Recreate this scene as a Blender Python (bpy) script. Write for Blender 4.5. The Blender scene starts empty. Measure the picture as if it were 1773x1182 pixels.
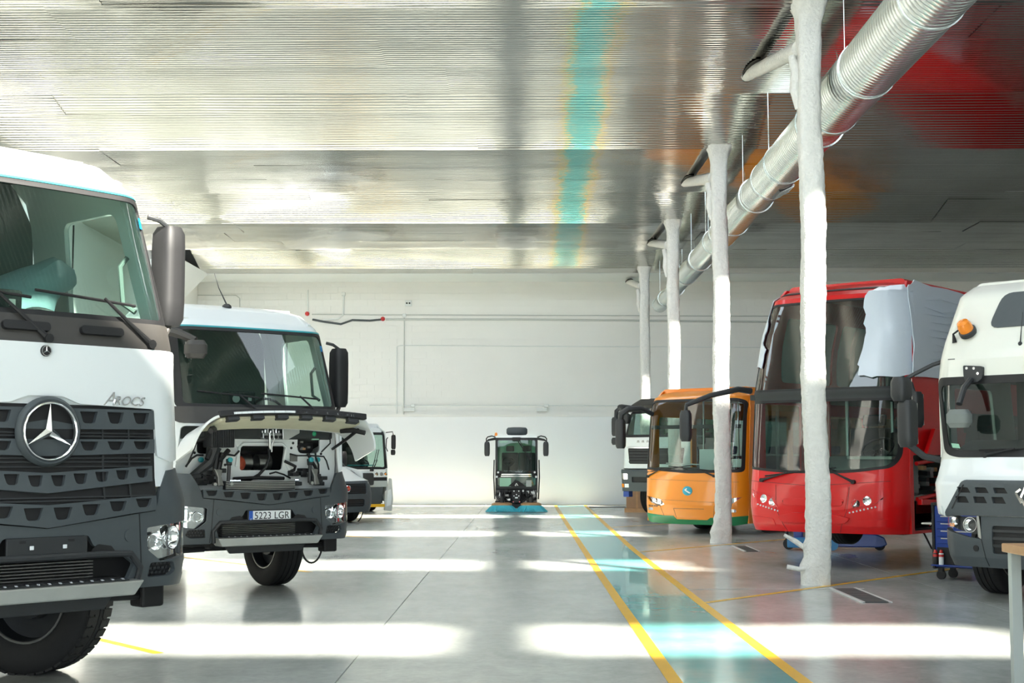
import bpy, bmesh, math, random
from mathutils import Vector, Matrix, noise

# ------------------------------------------------------------------ camera, world, sun, exposure
SC = bpy.context.scene
COL = SC.collection
F, CX, CY, HC = 2460.0, 886.5, 591.0, 1.6
PITCH = math.atan((790 - CY) / F)
YAW = math.atan((912 - CX) / F * math.cos(PITCH))
cam_d = bpy.data.cameras.new('camera')
cam_d.sensor_width = 36.0
cam_d.lens = F / 1773 * 36
cam_d.clip_end = 300
cam = bpy.data.objects.new('camera', cam_d)
COL.objects.link(cam)
cam.location = (0, 0, HC)
cam.rotation_euler = (math.pi / 2 + PITCH, 0, YAW)
SC.camera = cam

W = bpy.data.worlds.new('sky'); SC.world = W; W.use_nodes = True
bg = W.node_tree.nodes['Background']
bg.inputs['Color'].default_value = (0.80, 0.91, 1.0, 1)
bg.inputs['Strength'].default_value = 8.0

sun_d = bpy.data.lights.new('sun', 'SUN'); sun_d.energy = 48; sun_d.angle = math.radians(3.5); sun_d.color = (1, .95, .84)
sun = bpy.data.objects.new('sun', sun_d); COL.objects.link(sun)
sun.rotation_euler = Vector((-0.8, 1.0, -1.125)).to_track_quat('-Z', 'Y').to_euler()
sun.location = (20, -20, 25)

VS = SC.view_settings
VS.view_transform = 'Standard'; VS.look = 'None'; VS.gamma = 1; VS.exposure = -0.32
try: VS.use_curve_mapping = False
except Exception: pass
SC.cycles.use_denoising = True
SC.cycles.max_bounces = 10
SC.cycles.glossy_bounces = 5
SC.cycles.transparent_max_bounces = 24
SC.cycles.sample_clamp_indirect = 8
SC.cycles.caustics_reflective = False
SC.cycles.caustics_refractive = False

# photo pixel -> point (a ray through the lens, met with the ground or a known plane)
_fw = Vector((-math.sin(YAW) * math.cos(PITCH), math.cos(YAW) * math.cos(PITCH), math.sin(PITCH)))
_rt = Vector((math.cos(YAW), math.sin(YAW), 0)); _up = _rt.cross(_fw)
def ray(u, v): return _fw + _rt * ((u - CX) / F) + _up * ((CY - v) / F)
def ground(u, v, z=0.0):
    d = ray(u, v); return Vector((0, 0, HC)) + d * ((z - HC) / d.z)
def at_y(u, v, Y):
    d = ray(u, v); return Vector((0, 0, HC)) + d * (Y / d.y)

# ------------------------------------------------------------------ materials
M = {}
def mat(name, col=(.5, .5, .5), rough=.5, metal=0.0, coat=0.0, emit=None, var=0.0, vscale=6.0, bump=0.0, bscale=60.0, ior=1.5, spec=.5):
    m = bpy.data.materials.new(name); m.use_nodes = True
    nt = m.node_tree; b = nt.nodes['Principled BSDF']
    b.inputs['Base Color'].default_value = (*col, 1)
    b.inputs['Roughness'].default_value = rough
    b.inputs['Metallic'].default_value = metal
    b.inputs['Coat Weight'].default_value = coat
    b.inputs['Coat Roughness'].default_value = .05
    b.inputs['IOR'].default_value = ior
    b.inputs['Specular IOR Level'].default_value = spec
    if emit:
        b.inputs['Emission Color'].default_value = (*emit[:3], 1); b.inputs['Emission Strength'].default_value = emit[3]
    if var or bump:
        tc = nt.nodes.new('ShaderNodeTexCoord')
    if var:
        n = nt.nodes.new('ShaderNodeTexNoise'); n.inputs['Scale'].default_value = vscale; n.inputs['Detail'].default_value = 5
        r = nt.nodes.new('ShaderNodeMapRange'); r.inputs['To Min'].default_value = 1 - var; r.inputs['To Max'].default_value = 1 + var
        x = nt.nodes.new('ShaderNodeVectorMath'); x.operation = 'SCALE'; x.inputs[0].default_value = col
        nt.links.new(tc.outputs['Object'], n.inputs['Vector']); nt.links.new(n.outputs['Fac'], r.inputs['Value'])
        nt.links.new(r.outputs['Result'], x.inputs['Scale']); nt.links.new(x.outputs['Vector'], b.inputs['Base Color'])
    if bump:
        n = nt.nodes.new('ShaderNodeTexNoise'); n.inputs['Scale'].default_value = bscale; n.inputs['Detail'].default_value = 4
        bp = nt.nodes.new('ShaderNodeBump'); bp.inputs['Strength'].default_value = bump; bp.inputs['Distance'].default_value = .02
        nt.links.new(tc.outputs['Object'], n.inputs['Vector']); nt.links.new(n.outputs['Fac'], bp.inputs['Height']); nt.links.new(bp.outputs['Normal'], b.inputs['Normal'])
    M[name] = m
    return m
def glass(name, tint, gl=1.0, ior=1.5):
    m = bpy.data.materials.new(name); m.use_nodes = True; nt = m.node_tree
    for n in list(nt.nodes): nt.nodes.remove(n)
    o = nt.nodes.new('ShaderNodeOutputMaterial'); mx = nt.nodes.new('ShaderNodeMixShader')
    t = nt.nodes.new('ShaderNodeBsdfTransparent'); t.inputs['Color'].default_value = (*tint, 1)
    g = nt.nodes.new('ShaderNodeBsdfGlossy'); g.inputs['Roughness'].default_value = .01; g.inputs['Color'].default_value = (gl, gl, gl, 1)
    f = nt.nodes.new('ShaderNodeFresnel'); g2 = nt.nodes.new('ShaderNodeNewGeometry'); mr = nt.nodes.new('ShaderNodeMapRange')   # same pane seen from either face
    mr.inputs['To Min'].default_value = ior; mr.inputs['To Max'].default_value = 1 / ior
    nt.links.new(g2.outputs['Backfacing'], mr.inputs['Value']); nt.links.new(mr.outputs['Result'], f.inputs['IOR'])
    nt.links.new(f.outputs['Fac'], mx.inputs['Fac']); nt.links.new(t.outputs[0], mx.inputs[1]); nt.links.new(g.outputs[0], mx.inputs[2]); nt.links.new(mx.outputs[0], o.inputs['Surface'])
    M[name] = m

mat('white_paint', (.80, .83, .82), .32, coat=.5, var=.02, vscale=2)
mat('cream_paint', (.78, .78, .70), .4, coat=.3, var=.03, vscale=2)
mat('red_paint', (.66, .004, .006), .3, spec=.35, coat=.25, var=.05, vscale=3)
mat('orange_paint', (.86, .27, .008), .32, coat=.6, var=.03, vscale=3)
mat('green_paint', (.0, .19, .06), .35, coat=.5, var=.04)
mat('bumper_grey', (.058, .069, .075), .5, var=.08, vscale=20, bump=.03, bscale=300)
mat('dark_plastic', (.022, .024, .026), .5, var=.1, vscale=20)
mat('brown_black', (.050, .046, .042), .55, var=.1, vscale=15)
mat('black', (.006, .006, .007), .6, var=.2, vscale=20)
mat('rubber', (.012, .012, .012), .75, var=.25, vscale=20, bump=.1, bscale=120)
mat('chrome', (.82, .83, .84), .10, metal=1, var=.02)
mat('steel', (.42, .43, .42), .38, metal=1, var=.12, vscale=12)
mat('alu', (.62, .63, .60), .35, metal=.9, var=.10, vscale=8)
mat('galv', (.66, .70, .69), .27, metal=1, var=.08, vscale=5)
mat('rim', (.20, .20, .19), .4, metal=.6, var=.15)
mat('reflector', (.95, .95, .95), .07, metal=1, var=.01)
mat('amber', (.95, .28, .02), .25, coat=.5, var=.05)
mat('red_lens', (.55, .02, .02), .25, coat=.5, var=.05)
mat('blue_plate', (.02, .10, .45), .4, var=.03)
mat('plate_white', (.80, .82, .82), .4, var=.02)
mat('print_black', (.012, .012, .014), .5, var=.05)
mat('blue_metal', (.010, .05, .30), .38, coat=.4, var=.08)
mat('light_blue_metal', (.02, .22, .48), .4, coat=.3, var=.08)
mat('cyan_brush', (.06, .50, .60), .6, var=.15, vscale=20)
mat('grey_interior', (.17, .19, .18), .7, var=.1, vscale=8)
mat('light_interior', (.42, .44, .40), .7, var=.08, vscale=6)
mat('dark_interior', (.03, .034, .034), .7, var=.15, vscale=8)
mat('seat_blue', (.014, .025, .10), .8, var=.15, vscale=30)
mat('copper', (.50, .10, .05), .5, var=.2, vscale=30)
mat('cream_foam', (.56, .54, .40), .8, var=.12, vscale=8)
mat('wood', (.50, .28, .13), .55, var=.18, vscale=9)
mat('card', (.40, .23, .13), .8, var=.12, vscale=9)
mat('film', (.66, .73, .80), .30, coat=.3, var=.03, vscale=3, bump=.25, bscale=5)
mat('yellow_mark', (.86, .48, .02), .35, var=.08, vscale=4)
mat('white_mark', (.62, .63, .60), .4, var=.1, vscale=4)
mat('foam_white', (.72, .71, .66), .9, var=.12, vscale=14, bump=1.0, bscale=26)
mat('pale_board', (.42, .46, .44), .6, var=.05)
mat('wall_grey', (.55, .57, .54), .5, var=.05)
mat('torn_dark', (.03, .028, .022), .8, var=.3, vscale=30)
mat('teal', (.03, .32, .36), .4, var=.05)
mat('mint', (.30, .55, .40), .5, var=.06)
mat('bright_green', (.02, .36, .16), .4, var=.05)
mat('logo_blue', (.03, .32, .45), .3, metal=.3, var=.05)
mat('blue_tape', (.0, .22, .55), .5, var=.05)
mat('pale_blue_wrap', (.30, .42, .46), .35, coat=.3, var=.1, vscale=6, bump=.3, bscale=8)
glass('glass', (.52, .66, .61))
glass('glass_dark', (.24, .33, .31), ior=1.7)
glass('glass_side', (.80, .90, .86))
glass('lens', (.93, .95, .95), ior=1.45)

# ------------------------------------------------------------------ mesh helpers
def link(name, me, m, parent=None, smooth=40, bev=0.0):
    if m is not None: me.materials.append(M[m])
    if smooth:
        me.polygons.foreach_set('use_smooth', [True] * len(me.polygons))
        me.set_sharp_from_angle(angle=math.radians(smooth))
    o = bpy.data.objects.new(name, me); COL.objects.link(o)
    if parent: o.parent = parent
    if bev:
        b = o.modifiers.new('bevel', 'BEVEL'); b.width = bev; b.segments = 2; b.limit_method = 'ANGLE'; b.angle_limit = math.radians(45)
    return o
class MB:
    def __init__(s): s.v = []; s.f = []
    def add(s, v, f):
        k = len(s.v); s.v += [tuple(p) for p in v]; s.f += [tuple(i + k for i in q) for q in f]; return s
    def box(s, x0, x1, y0, y1, z0, z1):
        v = [(x, y, z) for z in (z0, z1) for y in (y0, y1) for x in (x0, x1)]
        return s.add(v, [(0, 2, 3, 1), (4, 5, 7, 6), (0, 1, 5, 4), (2, 6, 7, 3), (0, 4, 6, 2), (1, 3, 7, 5)])
    def cyl(s, a, b, r, n=16, r1=None, caps=True):
        a, b = Vector(a), Vector(b); r1 = r if r1 is None else r1
        d = (b - a).normalized(); e = d.orthogonal().normalized(); g = d.cross(e)
        v = []
        for c, q in ((a, r), (b, r1)):
            for i in range(n):
                t = 2 * math.pi * i / n; v.append(c + (e * math.cos(t) + g * math.sin(t)) * q)
        f = [(i, (i + 1) % n, n + (i + 1) % n, n + i) for i in range(n)]
        if caps: f += [tuple(range(n))[::-1], tuple(range(n, 2 * n))]
        return s.add(v, f)
    def tube(s, pts, r, n=8):
        pts = [Vector(p) for p in pts]; rs = r if isinstance(r, (list, tuple)) else [r] * len(pts)
        v = []; e = None
        for i, p in enumerate(pts):
            d = (pts[min(i + 1, len(pts) - 1)] - pts[max(i - 1, 0)]).normalized()
            if e is None: e = d.orthogonal().normalized()
            e = (e - d * e.dot(d)).normalized(); g = d.cross(e)
            for k in range(n):
                t = 2 * math.pi * k / n; v.append(p + (e * math.cos(t) + g * math.sin(t)) * rs[i])
        f = []
        for i in range(len(pts) - 1):
            for k in range(n):
                f.append((i * n + k, i * n + (k + 1) % n, (i + 1) * n + (k + 1) % n, (i + 1) * n + k))
        f += [tuple(range(n))[::-1], tuple(range((len(pts) - 1) * n, len(pts) * n))]
        return s.add(v, f)
    def lathe(s, prof, o=(0, 0, 0), ax=(1, 0, 0), n=32, closed=False, caps=False):
        # prof: (distance along axis, radius)
        d = Vector(ax).normalized(); e = d.orthogonal().normalized(); g = d.cross(e); o = Vector(o)
        v = []
        for t, r in prof:
            for i in range(n):
                a = 2 * math.pi * i / n; v.append(o + d * t + (e * math.cos(a) + g * math.sin(a)) * r)
        m = len(prof); f = []
        for j in range(m if closed else m - 1):
            j2 = (j + 1) % m
            for i in range(n):
                f.append((j * n + i, j * n + (i + 1) % n, j2 * n + (i + 1) % n, j2 * n + i))
        if caps and not closed:
            if prof[0][1] > 1e-6: f.append(tuple(range(n))[::-1])
            if prof[-1][1] > 1e-6: f.append(tuple(range((m - 1) * n, m * n)))
        return s.add(v, f)
    def sphere(s, c, r, n=14, sc=(1, 1, 1)):
        v = []; f = []; m = n // 2
        for j in range(m + 1):
            p = math.pi * j / m
            for i in range(n):
                a = 2 * math.pi * i / n
                v.append((c[0] + r * sc[0] * math.sin(p) * math.cos(a), c[1] + r * sc[1] * math.sin(p) * math.sin(a), c[2] + r * sc[2] * math.cos(p)))
        for j in range(m):
            for i in range(n): f.append((j * n + i, j * n + (i + 1) % n, (j + 1) * n + (i + 1) % n, (j + 1) * n + i))
        return s.add(v, f)
    def prism(s, poly, a, b, axis='x'):
        # poly in the two other axes (in xyz order), extruded from a to b
        def P(p, t): return {'x': (t, p[0], p[1]), 'y': (p[0], t, p[1]), 'z': (p[0], p[1], t)}[axis]
        n = len(poly)
        v = [P(p, a) for p in poly] + [P(p, b) for p in poly]
        return s.add(v, [tuple(range(n))[::-1], tuple(range(n, 2 * n))] + [(i, (i + 1) % n, n + (i + 1) % n, n + i) for i in range(n)])
    def xf(s, mtx):
        s.v = [tuple(mtx @ Vector(p)) for p in s.v]; return s
    def mesh(s, name):
        me = bpy.data.meshes.new(name); me.from_pydata(s.v, [], s.f)
        bm = bmesh.new(); bm.from_mesh(me); bmesh.ops.recalc_face_normals(bm, faces=bm.faces); bm.to_mesh(me); bm.free()
        return me
    def obj(s, name, m, parent=None, smooth=40, bev=0.0):
        return link(name, s.mesh(name), m, parent, smooth, bev)
def empty(name, loc=(0, 0, 0), rz=0.0):
    o = bpy.data.objects.new(name, None); COL.objects.link(o); o.location = loc; o.rotation_euler = (0, 0, rz); o.empty_display_size = .2
    return o
def tag(o, label, cat, group=None):
    o['label'] = label; o['category'] = cat
    if group: o['group'] = group
    return o
def struct(o, label=None):
    o['kind'] = 'structure'
    if label: o['label'] = label
    return o
def text(name, s, size, m, parent, mtx, ext=.003, shear=0.0, align='CENTER', space=1.0, sx=1.0):
    c = bpy.data.curves.new(name, 'FONT'); c.body = s; c.size = size; c.extrude = ext; c.shear = shear; c.align_x = align; c.align_y = 'CENTER'; c.space_character = space
    t = bpy.data.objects.new(name, c); me = bpy.data.meshes.new_from_object(t); bpy.data.objects.remove(t)
    me.transform(mtx @ Matrix.Diagonal((sx, 1, 1, 1)))
    me.materials.clear()
    return link(name, me, m, parent, 0)
FRONT = Matrix.Rotation(math.pi / 2, 4, 'X')      # text plane -> facing -y
def lerp_tab(tab, z):
    if z <= tab[0][0]: return tab[0][1]
    for (a, p), (b, q) in zip(tab, tab[1:]):
        if z <= b:
            t = (z - a) / (b - a); return p + (q - p) * t
    return tab[-1][1]
class Skin:
    """Front skin of a vehicle: y as a function of lateral x and height z, with rounded corners."""
    def __init__(s, fy, w, r=.3, b=.35, bul=.05): s.fy, s.wt, s.r, s.b, s.bul = fy, w, r, b, bul
    def w(s, z): return lerp_tab(s.wt, z)
    def y(s, x, z):
        W_ = s.w(z); a = abs(x); t = min(max((a - (W_ - s.r)) / s.r, 0), .998)
        return lerp_tab(s.fy, z) + s.bul * (x / W_) ** 2 + s.b * (1 - math.sqrt(1 - t * t))
    def P(s, x, z, off=0.0):
        W_ = s.w(z); x = max(-W_ * .9995, min(W_ * .9995, x)); e = 1e-3
        y = s.y(x, z); x0 = max(-W_ * .9995, x - e); x1 = min(W_ * .9995, x + e)
        gx = (s.y(x1, z) - s.y(x0, z)) / max(x1 - x0, 1e-9); gz = (s.y(x, z + .02) - s.y(x, z - .02)) / .04
        gx = max(-8, min(8, gx))
        n = Vector((gx, -1, gz)).normalized()
        return Vector((x, y, z)) + n * off
    def cuts(s, step):
        xs = set()
        W_ = s.w(1.0); k = int(2 * W_ / step) + 1
        for i in range(k + 1): xs.add(round(-W_ + 2 * W_ * i / k, 4))
        for (z, q) in s.wt:
            for j in range(1, 7):
                a = q - s.r + s.r * math.sin(j * math.pi / 2 / 6.3); xs.add(round(a, 3)); xs.add(round(-a, 3))
        return sorted(xs)
class Side:
    """A flank at x = sgn * w(z); u runs backwards along y."""
    def __init__(s, w, sgn): s.wt, s.sgn = w, sgn
    def P(s, u, z, off=0.0): return Vector((s.sgn * (lerp_tab(s.wt, z) + off), u, z))
    def cuts(s, step): return []
class Flat:
    def __init__(s, y=0): s._y = y
    def P(s, x, z, off=0.0): return Vector((x, s._y - off, z))
    def cuts(s, step): return []
def drape(sk, outer, holes=(), off=0.0, thick=.02, step=.14, zs=.12, mb=None):
    """A panel cut to an outline in (x, z), bent over the skin and given thickness."""
    bm = bmesh.new(); edges = []
    for lp in [outer] + list(holes):
        vs = [bm.verts.new((p[0], 0, p[1])) for p in lp]
        for i in range(len(vs)): edges.append(bm.edges.new((vs[i], vs[(i + 1) % len(vs)])))
    if holes or len(outer) > 4: bmesh.ops.triangle_fill(bm, use_beauty=True, edges=edges, normal=(0, -1, 0))
    else: bm.faces.new([e.verts[0] for e in edges])
    x0 = min(p[0] for p in outer); x1 = max(p[0] for p in outer); z0 = min(p[1] for p in outer); z1 = max(p[1] for p in outer)
    for x in sk.cuts(step):
        if x0 + .004 < x < x1 - .004:
            bmesh.ops.bisect_plane(bm, geom=bm.verts[:] + bm.edges[:] + bm.faces[:], plane_co=(x, 0, 0), plane_no=(1, 0, 0), dist=1e-5)
    k = int((z1 - z0) / zs)
    zc = [z0 + (z1 - z0) * i / (k + 1) for i in range(1, k + 1)]
    if isinstance(sk, Skin): zc += [t[0] for t in sk.fy if z0 + .01 < t[0] < z1 - .01]
    for z in zc:
        bmesh.ops.bisect_plane(bm, geom=bm.verts[:] + bm.edges[:] + bm.faces[:], plane_co=(0, 0, z), plane_no=(0, 0, 1), dist=1e-5)
    bmesh.ops.remove_doubles(bm, verts=bm.verts, dist=2e-5)
    bm.verts.ensure_lookup_table(); bm.verts.index_update()
    V = [(v.co.x, v.co.z) for v in bm.verts]; n = len(V)
    fs = [[v.index for v in f.verts] for f in bm.faces]
    out = [sk.P(x, z, off) for x, z in V]; F_ = list(fs)
    if thick:
        out += [sk.P(x, z, off - thick) for x, z in V]
        F_ += [[i + n for i in f][::-1] for f in fs]
        for e in bm.edges:
            if len(e.link_faces) == 1:
                a, b = e.verts[0].index, e.verts[1].index; F_.append([a, b, b + n, a + n])
    bm.free()
    mb = mb or MB(); mb.add(out, F_); return mb
def panel(name, sk, outer, m, parent, holes=(), off=0.0, thick=.02, step=.14, zs=.12, bev=0.0, smooth=35):
    return drape(sk, outer, holes, off, thick, step, zs).obj(name, m, parent, smooth, bev)
def rnd(pts, r, seg=4):
    out = []; n = len(pts)
    for i in range(n):
        p = Vector(pts[i]).to_2d(); a = Vector(pts[i - 1]).to_2d(); b = Vector(pts[(i + 1) % n]).to_2d()
        rr_ = r[i] if isinstance(r, (list, tuple)) else r
        d1 = (a - p); d2 = (b - p); q = min(rr_, d1.length * .48, d2.length * .48)
        if q < 1e-4: out.append((p.x, p.y)); continue
        A = p + d1.normalized() * q; B = p + d2.normalized() * q
        for k in range(seg + 1):
            t = k / seg; c = A * (1 - t) ** 2 + p * 2 * t * (1 - t) + B * t * t; out.append((c.x, c.y))
    return out
def rrect(x0, x1, z0, z1, r, seg=4): return rnd([(x0, z0), (x1, z0), (x1, z1), (x0, z1)], r, seg)
def circ(x, z, r, n=20, sx=1.0): return [(x + sx * r * math.cos(2 * math.pi * i / n), z + r * math.sin(2 * math.pi * i / n)) for i in range(n)]
def mirx(pts): return [(-x, z) for x, z in pts][::-1]

# ------------------------------------------------------------------ the hall
YW = 47.57            # far wall
XL, XR, YB = -11.1, 20.0, -12.0
CZ = 7.40             # ceiling
BAY = 8.566
VALLEYS = [13.73 + BAY * k for k in range(-3, 4)]
SLOT, XS = 1.3, 8.0

def node_floor():
    m = bpy.data.materials.new('polished_concrete'); m.use_nodes = True; nt = m.node_tree; b = nt.nodes['Principled BSDF']; L = nt.links.new
    tc = nt.nodes.new('ShaderNodeTexCoord')
    mp = nt.nodes.new('ShaderNodeMapping'); mp.inputs['Scale'].default_value = (1.0, .45, 1)
    n1 = nt.nodes.new('ShaderNodeTexNoise'); n1.inputs['Scale'].default_value = .8; n1.inputs['Detail'].default_value = 9; n1.inputs['Roughness'].default_value = .68
    n2 = nt.nodes.new('ShaderNodeTexNoise'); n2.inputs['Scale'].default_value = 7; n2.inputs['Detail'].default_value = 6; n2.inputs['Distortion'].default_value = 1.5
    mixn = nt.nodes.new('ShaderNodeMath'); mixn.operation = 'MULTIPLY_ADD'; mixn.inputs[1].default_value = .45
    r = nt.nodes.new('ShaderNodeValToRGB'); r.color_ramp.elements[0].position = .42; r.color_ramp.elements[0].color = (.36, .385, .365, 1)
    r.color_ramp.elements[1].position = .95; r.color_ramp.elements[1].color = (.58, .60, .56, 1)
    L(tc.outputs['Object'], mp.inputs['Vector']); L(mp.outputs['Vector'], n1.inputs['Vector']); L(tc.outputs['Object'], n2.inputs['Vector'])
    L(n2.outputs['Fac'], mixn.inputs[0]); L(n1.outputs['Fac'], mixn.inputs[2]); L(mixn.outputs[0], r.inputs['Fac']); L(r.outputs['Color'], b.inputs['Base Color'])
    rr = nt.nodes.new('ShaderNodeMapRange'); rr.inputs['From Min'].default_value = .3; rr.inputs['From Max'].default_value = .8; rr.inputs['To Min'].default_value = .17; rr.inputs['To Max'].default_value = .30
    L(n1.outputs['Fac'], rr.inputs['Value']); L(rr.outputs['Result'], b.inputs['Roughness'])
    b.inputs['IOR'].default_value = 1.5; b.inputs['Coat Weight'].default_value = .15; b.inputs['Coat Roughness'].default_value = .08
    bp = nt.nodes.new('ShaderNodeBump'); bp.inputs['Strength'].default_value = .04; bp.inputs['Distance'].default_value = .02
    L(n2.outputs['Fac'], bp.inputs['Height']); L(bp.outputs['Normal'], b.inputs['Normal'])
    M['floor'] = m
def node_walkway():
    m = bpy.data.materials.new('turquoise_floor_paint'); m.use_nodes = True; nt = m.node_tree; b = nt.nodes['Principled BSDF']; L = nt.links.new
    tc = nt.nodes.new('ShaderNodeTexCoord'); n1 = nt.nodes.new('ShaderNodeTexNoise'); n1.inputs['Scale'].default_value = 1.6; n1.inputs['Detail'].default_value = 8; n1.inputs['Roughness'].default_value = .65
    r = nt.nodes.new('ShaderNodeValToRGB'); e = r.color_ramp.elements
    e[0].position = .35; e[0].color = (.13, .50, .49, 1); e[1].position = .62; e[1].color = (.19, .57, .55, 1)
    x = e.new(.72); x.color = (.36, .58, .55, 1)
    L(tc.outputs['Object'], n1.inputs['Vector']); L(n1.outputs['Fac'], r.inputs['Fac']); L(r.outputs['Color'], b.inputs['Base Color'])
    b.inputs['Roughness'].default_value = .2; b.inputs['Coat Weight'].default_value = .3
    M['walkway'] = m
def node_ceiling():
    m = bpy.data.materials.new('corrugated_foil'); m.use_nodes = True; nt = m.node_tree; b = nt.nodes['Principled BSDF']; L = nt.links.new
    b.inputs['Metallic'].default_value = 1
    tc = nt.nodes.new('ShaderNodeTexCoord'); n1 = nt.nodes.new('ShaderNodeTexNoise'); n1.inputs['Scale'].default_value = .5; n1.inputs['Detail'].default_value = 5
    r = nt.nodes.new('ShaderNodeValToRGB'); r.color_ramp.elements[0].position = .3; r.color_ramp.elements[0].color = (.56, .55, .50, 1); r.color_ramp.elements[1].position = .7; r.color_ramp.elements[1].color = (.70, .69, .645, 1)
    L(tc.outputs['Object'], n1.inputs['Vector']); L(n1.outputs['Fac'], r.inputs['Fac']); L(r.outputs['Color'], b.inputs['Base Color'])
    b.inputs['Roughness'].default_value = .10
    n2 = nt.nodes.new('ShaderNodeTexNoise'); n2.inputs['Scale'].default_value = 1.3; n2.inputs['Detail'].default_value = 3
    bp = nt.nodes.new('ShaderNodeBump'); bp.inputs['Strength'].default_value = .22; bp.inputs['Distance'].default_value = .05
    L(tc.outputs['Object'], n2.inputs['Vector']); L(n2.outputs['Fac'], bp.inputs['Height']); L(bp.outputs['Normal'], b.inputs['Normal'])
    M['ceiling'] = m
node_floor(); node_walkway(); node_ceiling()
mat('wall_white', (.86, .86, .82), .7, var=.03, vscale=1.2, bump=.05, bscale=30)
mat('wall_low', (.88, .90, .90), .45, var=.02, vscale=.8)
mat('roof_white', (.76, .79, .77), .6, var=.03, vscale=1)
mat('grate', (.10, .11, .11), .5, metal=.6, var=.2, vscale=20)

# floor slabs: joints are real gaps
floor = struct(MB().box(XL, XR, YB, YW, -.30, -.012).obj('floor', 'floor', None, 0), 'polished grey concrete floor of the workshop hall')
JX = [XL, -1.36, 5.0, 12.0, XR]; JY = [YB, 0.0, 9.2, 26.3, YW]
for i in range(4):
    for j in range(4):
        g = .006
        MB().box(JX[i] + g, JX[i + 1] - g, JY[j] + .002, JY[j + 1] - .002, -.05, 0).obj('floor_slab', 'floor', floor, 0)
def strip(name, pts, w, m, z=.002, parent=None):
    """painted line on the slab: a thin ribbon following points"""
    v = []; f = []
    P_ = [Vector((p[0], p[1], 0)) for p in pts]
    for i, p in enumerate(P_):
        d = (P_[min(i + 1, len(P_) - 1)] - P_[max(i - 1, 0)]).normalized(); n = Vector((-d.y, d.x, 0))
        v += [p + n * w / 2 + Vector((0, 0, z)), p - n * w / 2 + Vector((0, 0, z))]
    for i in range(len(P_) - 1): f.append((2 * i, 2 * i + 1, 2 * i + 3, 2 * i + 2))
    mb = MB().add(v, f); return mb.obj(name, m, parent, 0)
wl = [(1.08, 3), (1.055, 10.25), (1.02, 15.5), (.995, 20.5), (.96, 32), (.944, 44.2), (.94, 46.9)]
wr = [(2.03, 3), (1.976, 10.25), (1.906, 15.7), (1.835, 24.9), (1.86, 34), (1.90, 44.2), (1.91, 46.9)]
v = []; f = []
for i in range(7): v += [(wl[i][0], wl[i][1], .0015), (wr[i][0], wr[i][1], .0015)]
for i in range(6): f.append((2 * i, 2 * i + 1, 2 * i + 3, 2 * i + 2))
walk = MB().add(v, f).obj('walkway_paint', 'walkway', floor, 0); walk['label'] = 'turquoise painted walkway strip'
for ln in (wl, wr): strip('walkway_line', ln, .105, 'yellow_mark', .003, floor)
for a, b in (((1.95, 15.78), (7.2, 21.85)), ((1.92, 24.1), (6.6, 29.7)), ((1.92, 32.4), (6.4, 37.8)),
             ((-3.0, 11.72), (-8.2, 17.8)), ((-3.0, 19.88), (-8.0, 25.7)), ((-3.05, 28.2), (-8.0, 33.9)), ((-3.0, 36.5), (-7.8, 42))):
    strip('bay_line', (a, b), .09, 'yellow_mark', .0025, floor)
strip('wall_line', ((XL + .4, YW - .55), (8, YW - .55)), .12, 'yellow_mark', .0025, floor)
strip('chalk_line', ((1.95, 17.35), (4.1, 17.5)), .05, 'white_mark', .0022, floor)
# far wall of painted blocks above a smooth lower band
wall = struct(MB().box(XL - .3, XR, YW, YW + .3, 0, 8.6).obj('wall_back', 'wall_white', None, 0), 'white painted block wall at the far end of the hall')
mb = MB(); random.seed(3); z = 3.12; row = 0
while z < 7.3:
    x = XL + (.0 if row % 2 else -.25)
    while x < XR - .1:
        d = random.uniform(-.004, .004); mb.box(max(x + .004, XL), min(x + .496, XR), YW - .012 + d, YW + .01, z + .004, min(z + .216, 7.4)); x += .5
    z += .22; row += 1
bl = mb.obj('block_courses', 'wall_white', wall, 0); bl['kind'] = 'stuff'
MB().box(XL, XR, YW - .06, YW, 0, 2.93).obj('lower_band', 'wall_low', wall, 0, .01)
MB().box(XL, XR, YW - .09, YW, 2.93, 3.0).obj('ledge', 'wall_white', wall, 0)
wl_ = struct(MB().box(XL - .3, XL, YB, YW, 0, 8.6).obj('wall_left', 'wall_white', None, 0), 'white wall along the left side of the hall')
MB().prism([(XL, 7.4), (XL, 6.55), (XL + .12, 6.55), (XL + .95, 7.4)], 41.5, 44.9, 'y').obj('haunch', 'roof_white', wl_, 0)
wr_ = struct(MB().box(XR, XR + .3, YB, YW, 0, 8.6).obj('wall_right', 'wall_white', None, 0), 'wall along the right side of the hall')
# near wall behind the viewer, with three open gates added for daylight fill
mb = MB(); gx = [(-9.5, -4.3), (-2.3, 4.5), (8.5, 13.0)]
edges = [XL] + [e for g in gx for e in g] + [XR]
for i in range(0, len(edges), 2): mb.box(edges[i], edges[i + 1], YB - .3, YB, 0, 5.4)
mb.box(XL, XR, YB - .3, YB, 5.4, 8.6)
struct(mb.obj('wall_front', 'wall_white', None, 0), 'unseen wall behind the viewer with three open gates added for daylight fill')
struct(MB().box(-60, 60, -70, YB - .3, -.35, -.02).obj('ground_outside', 'wall_grey', None, 0), 'pale yard outside the added gates')

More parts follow.
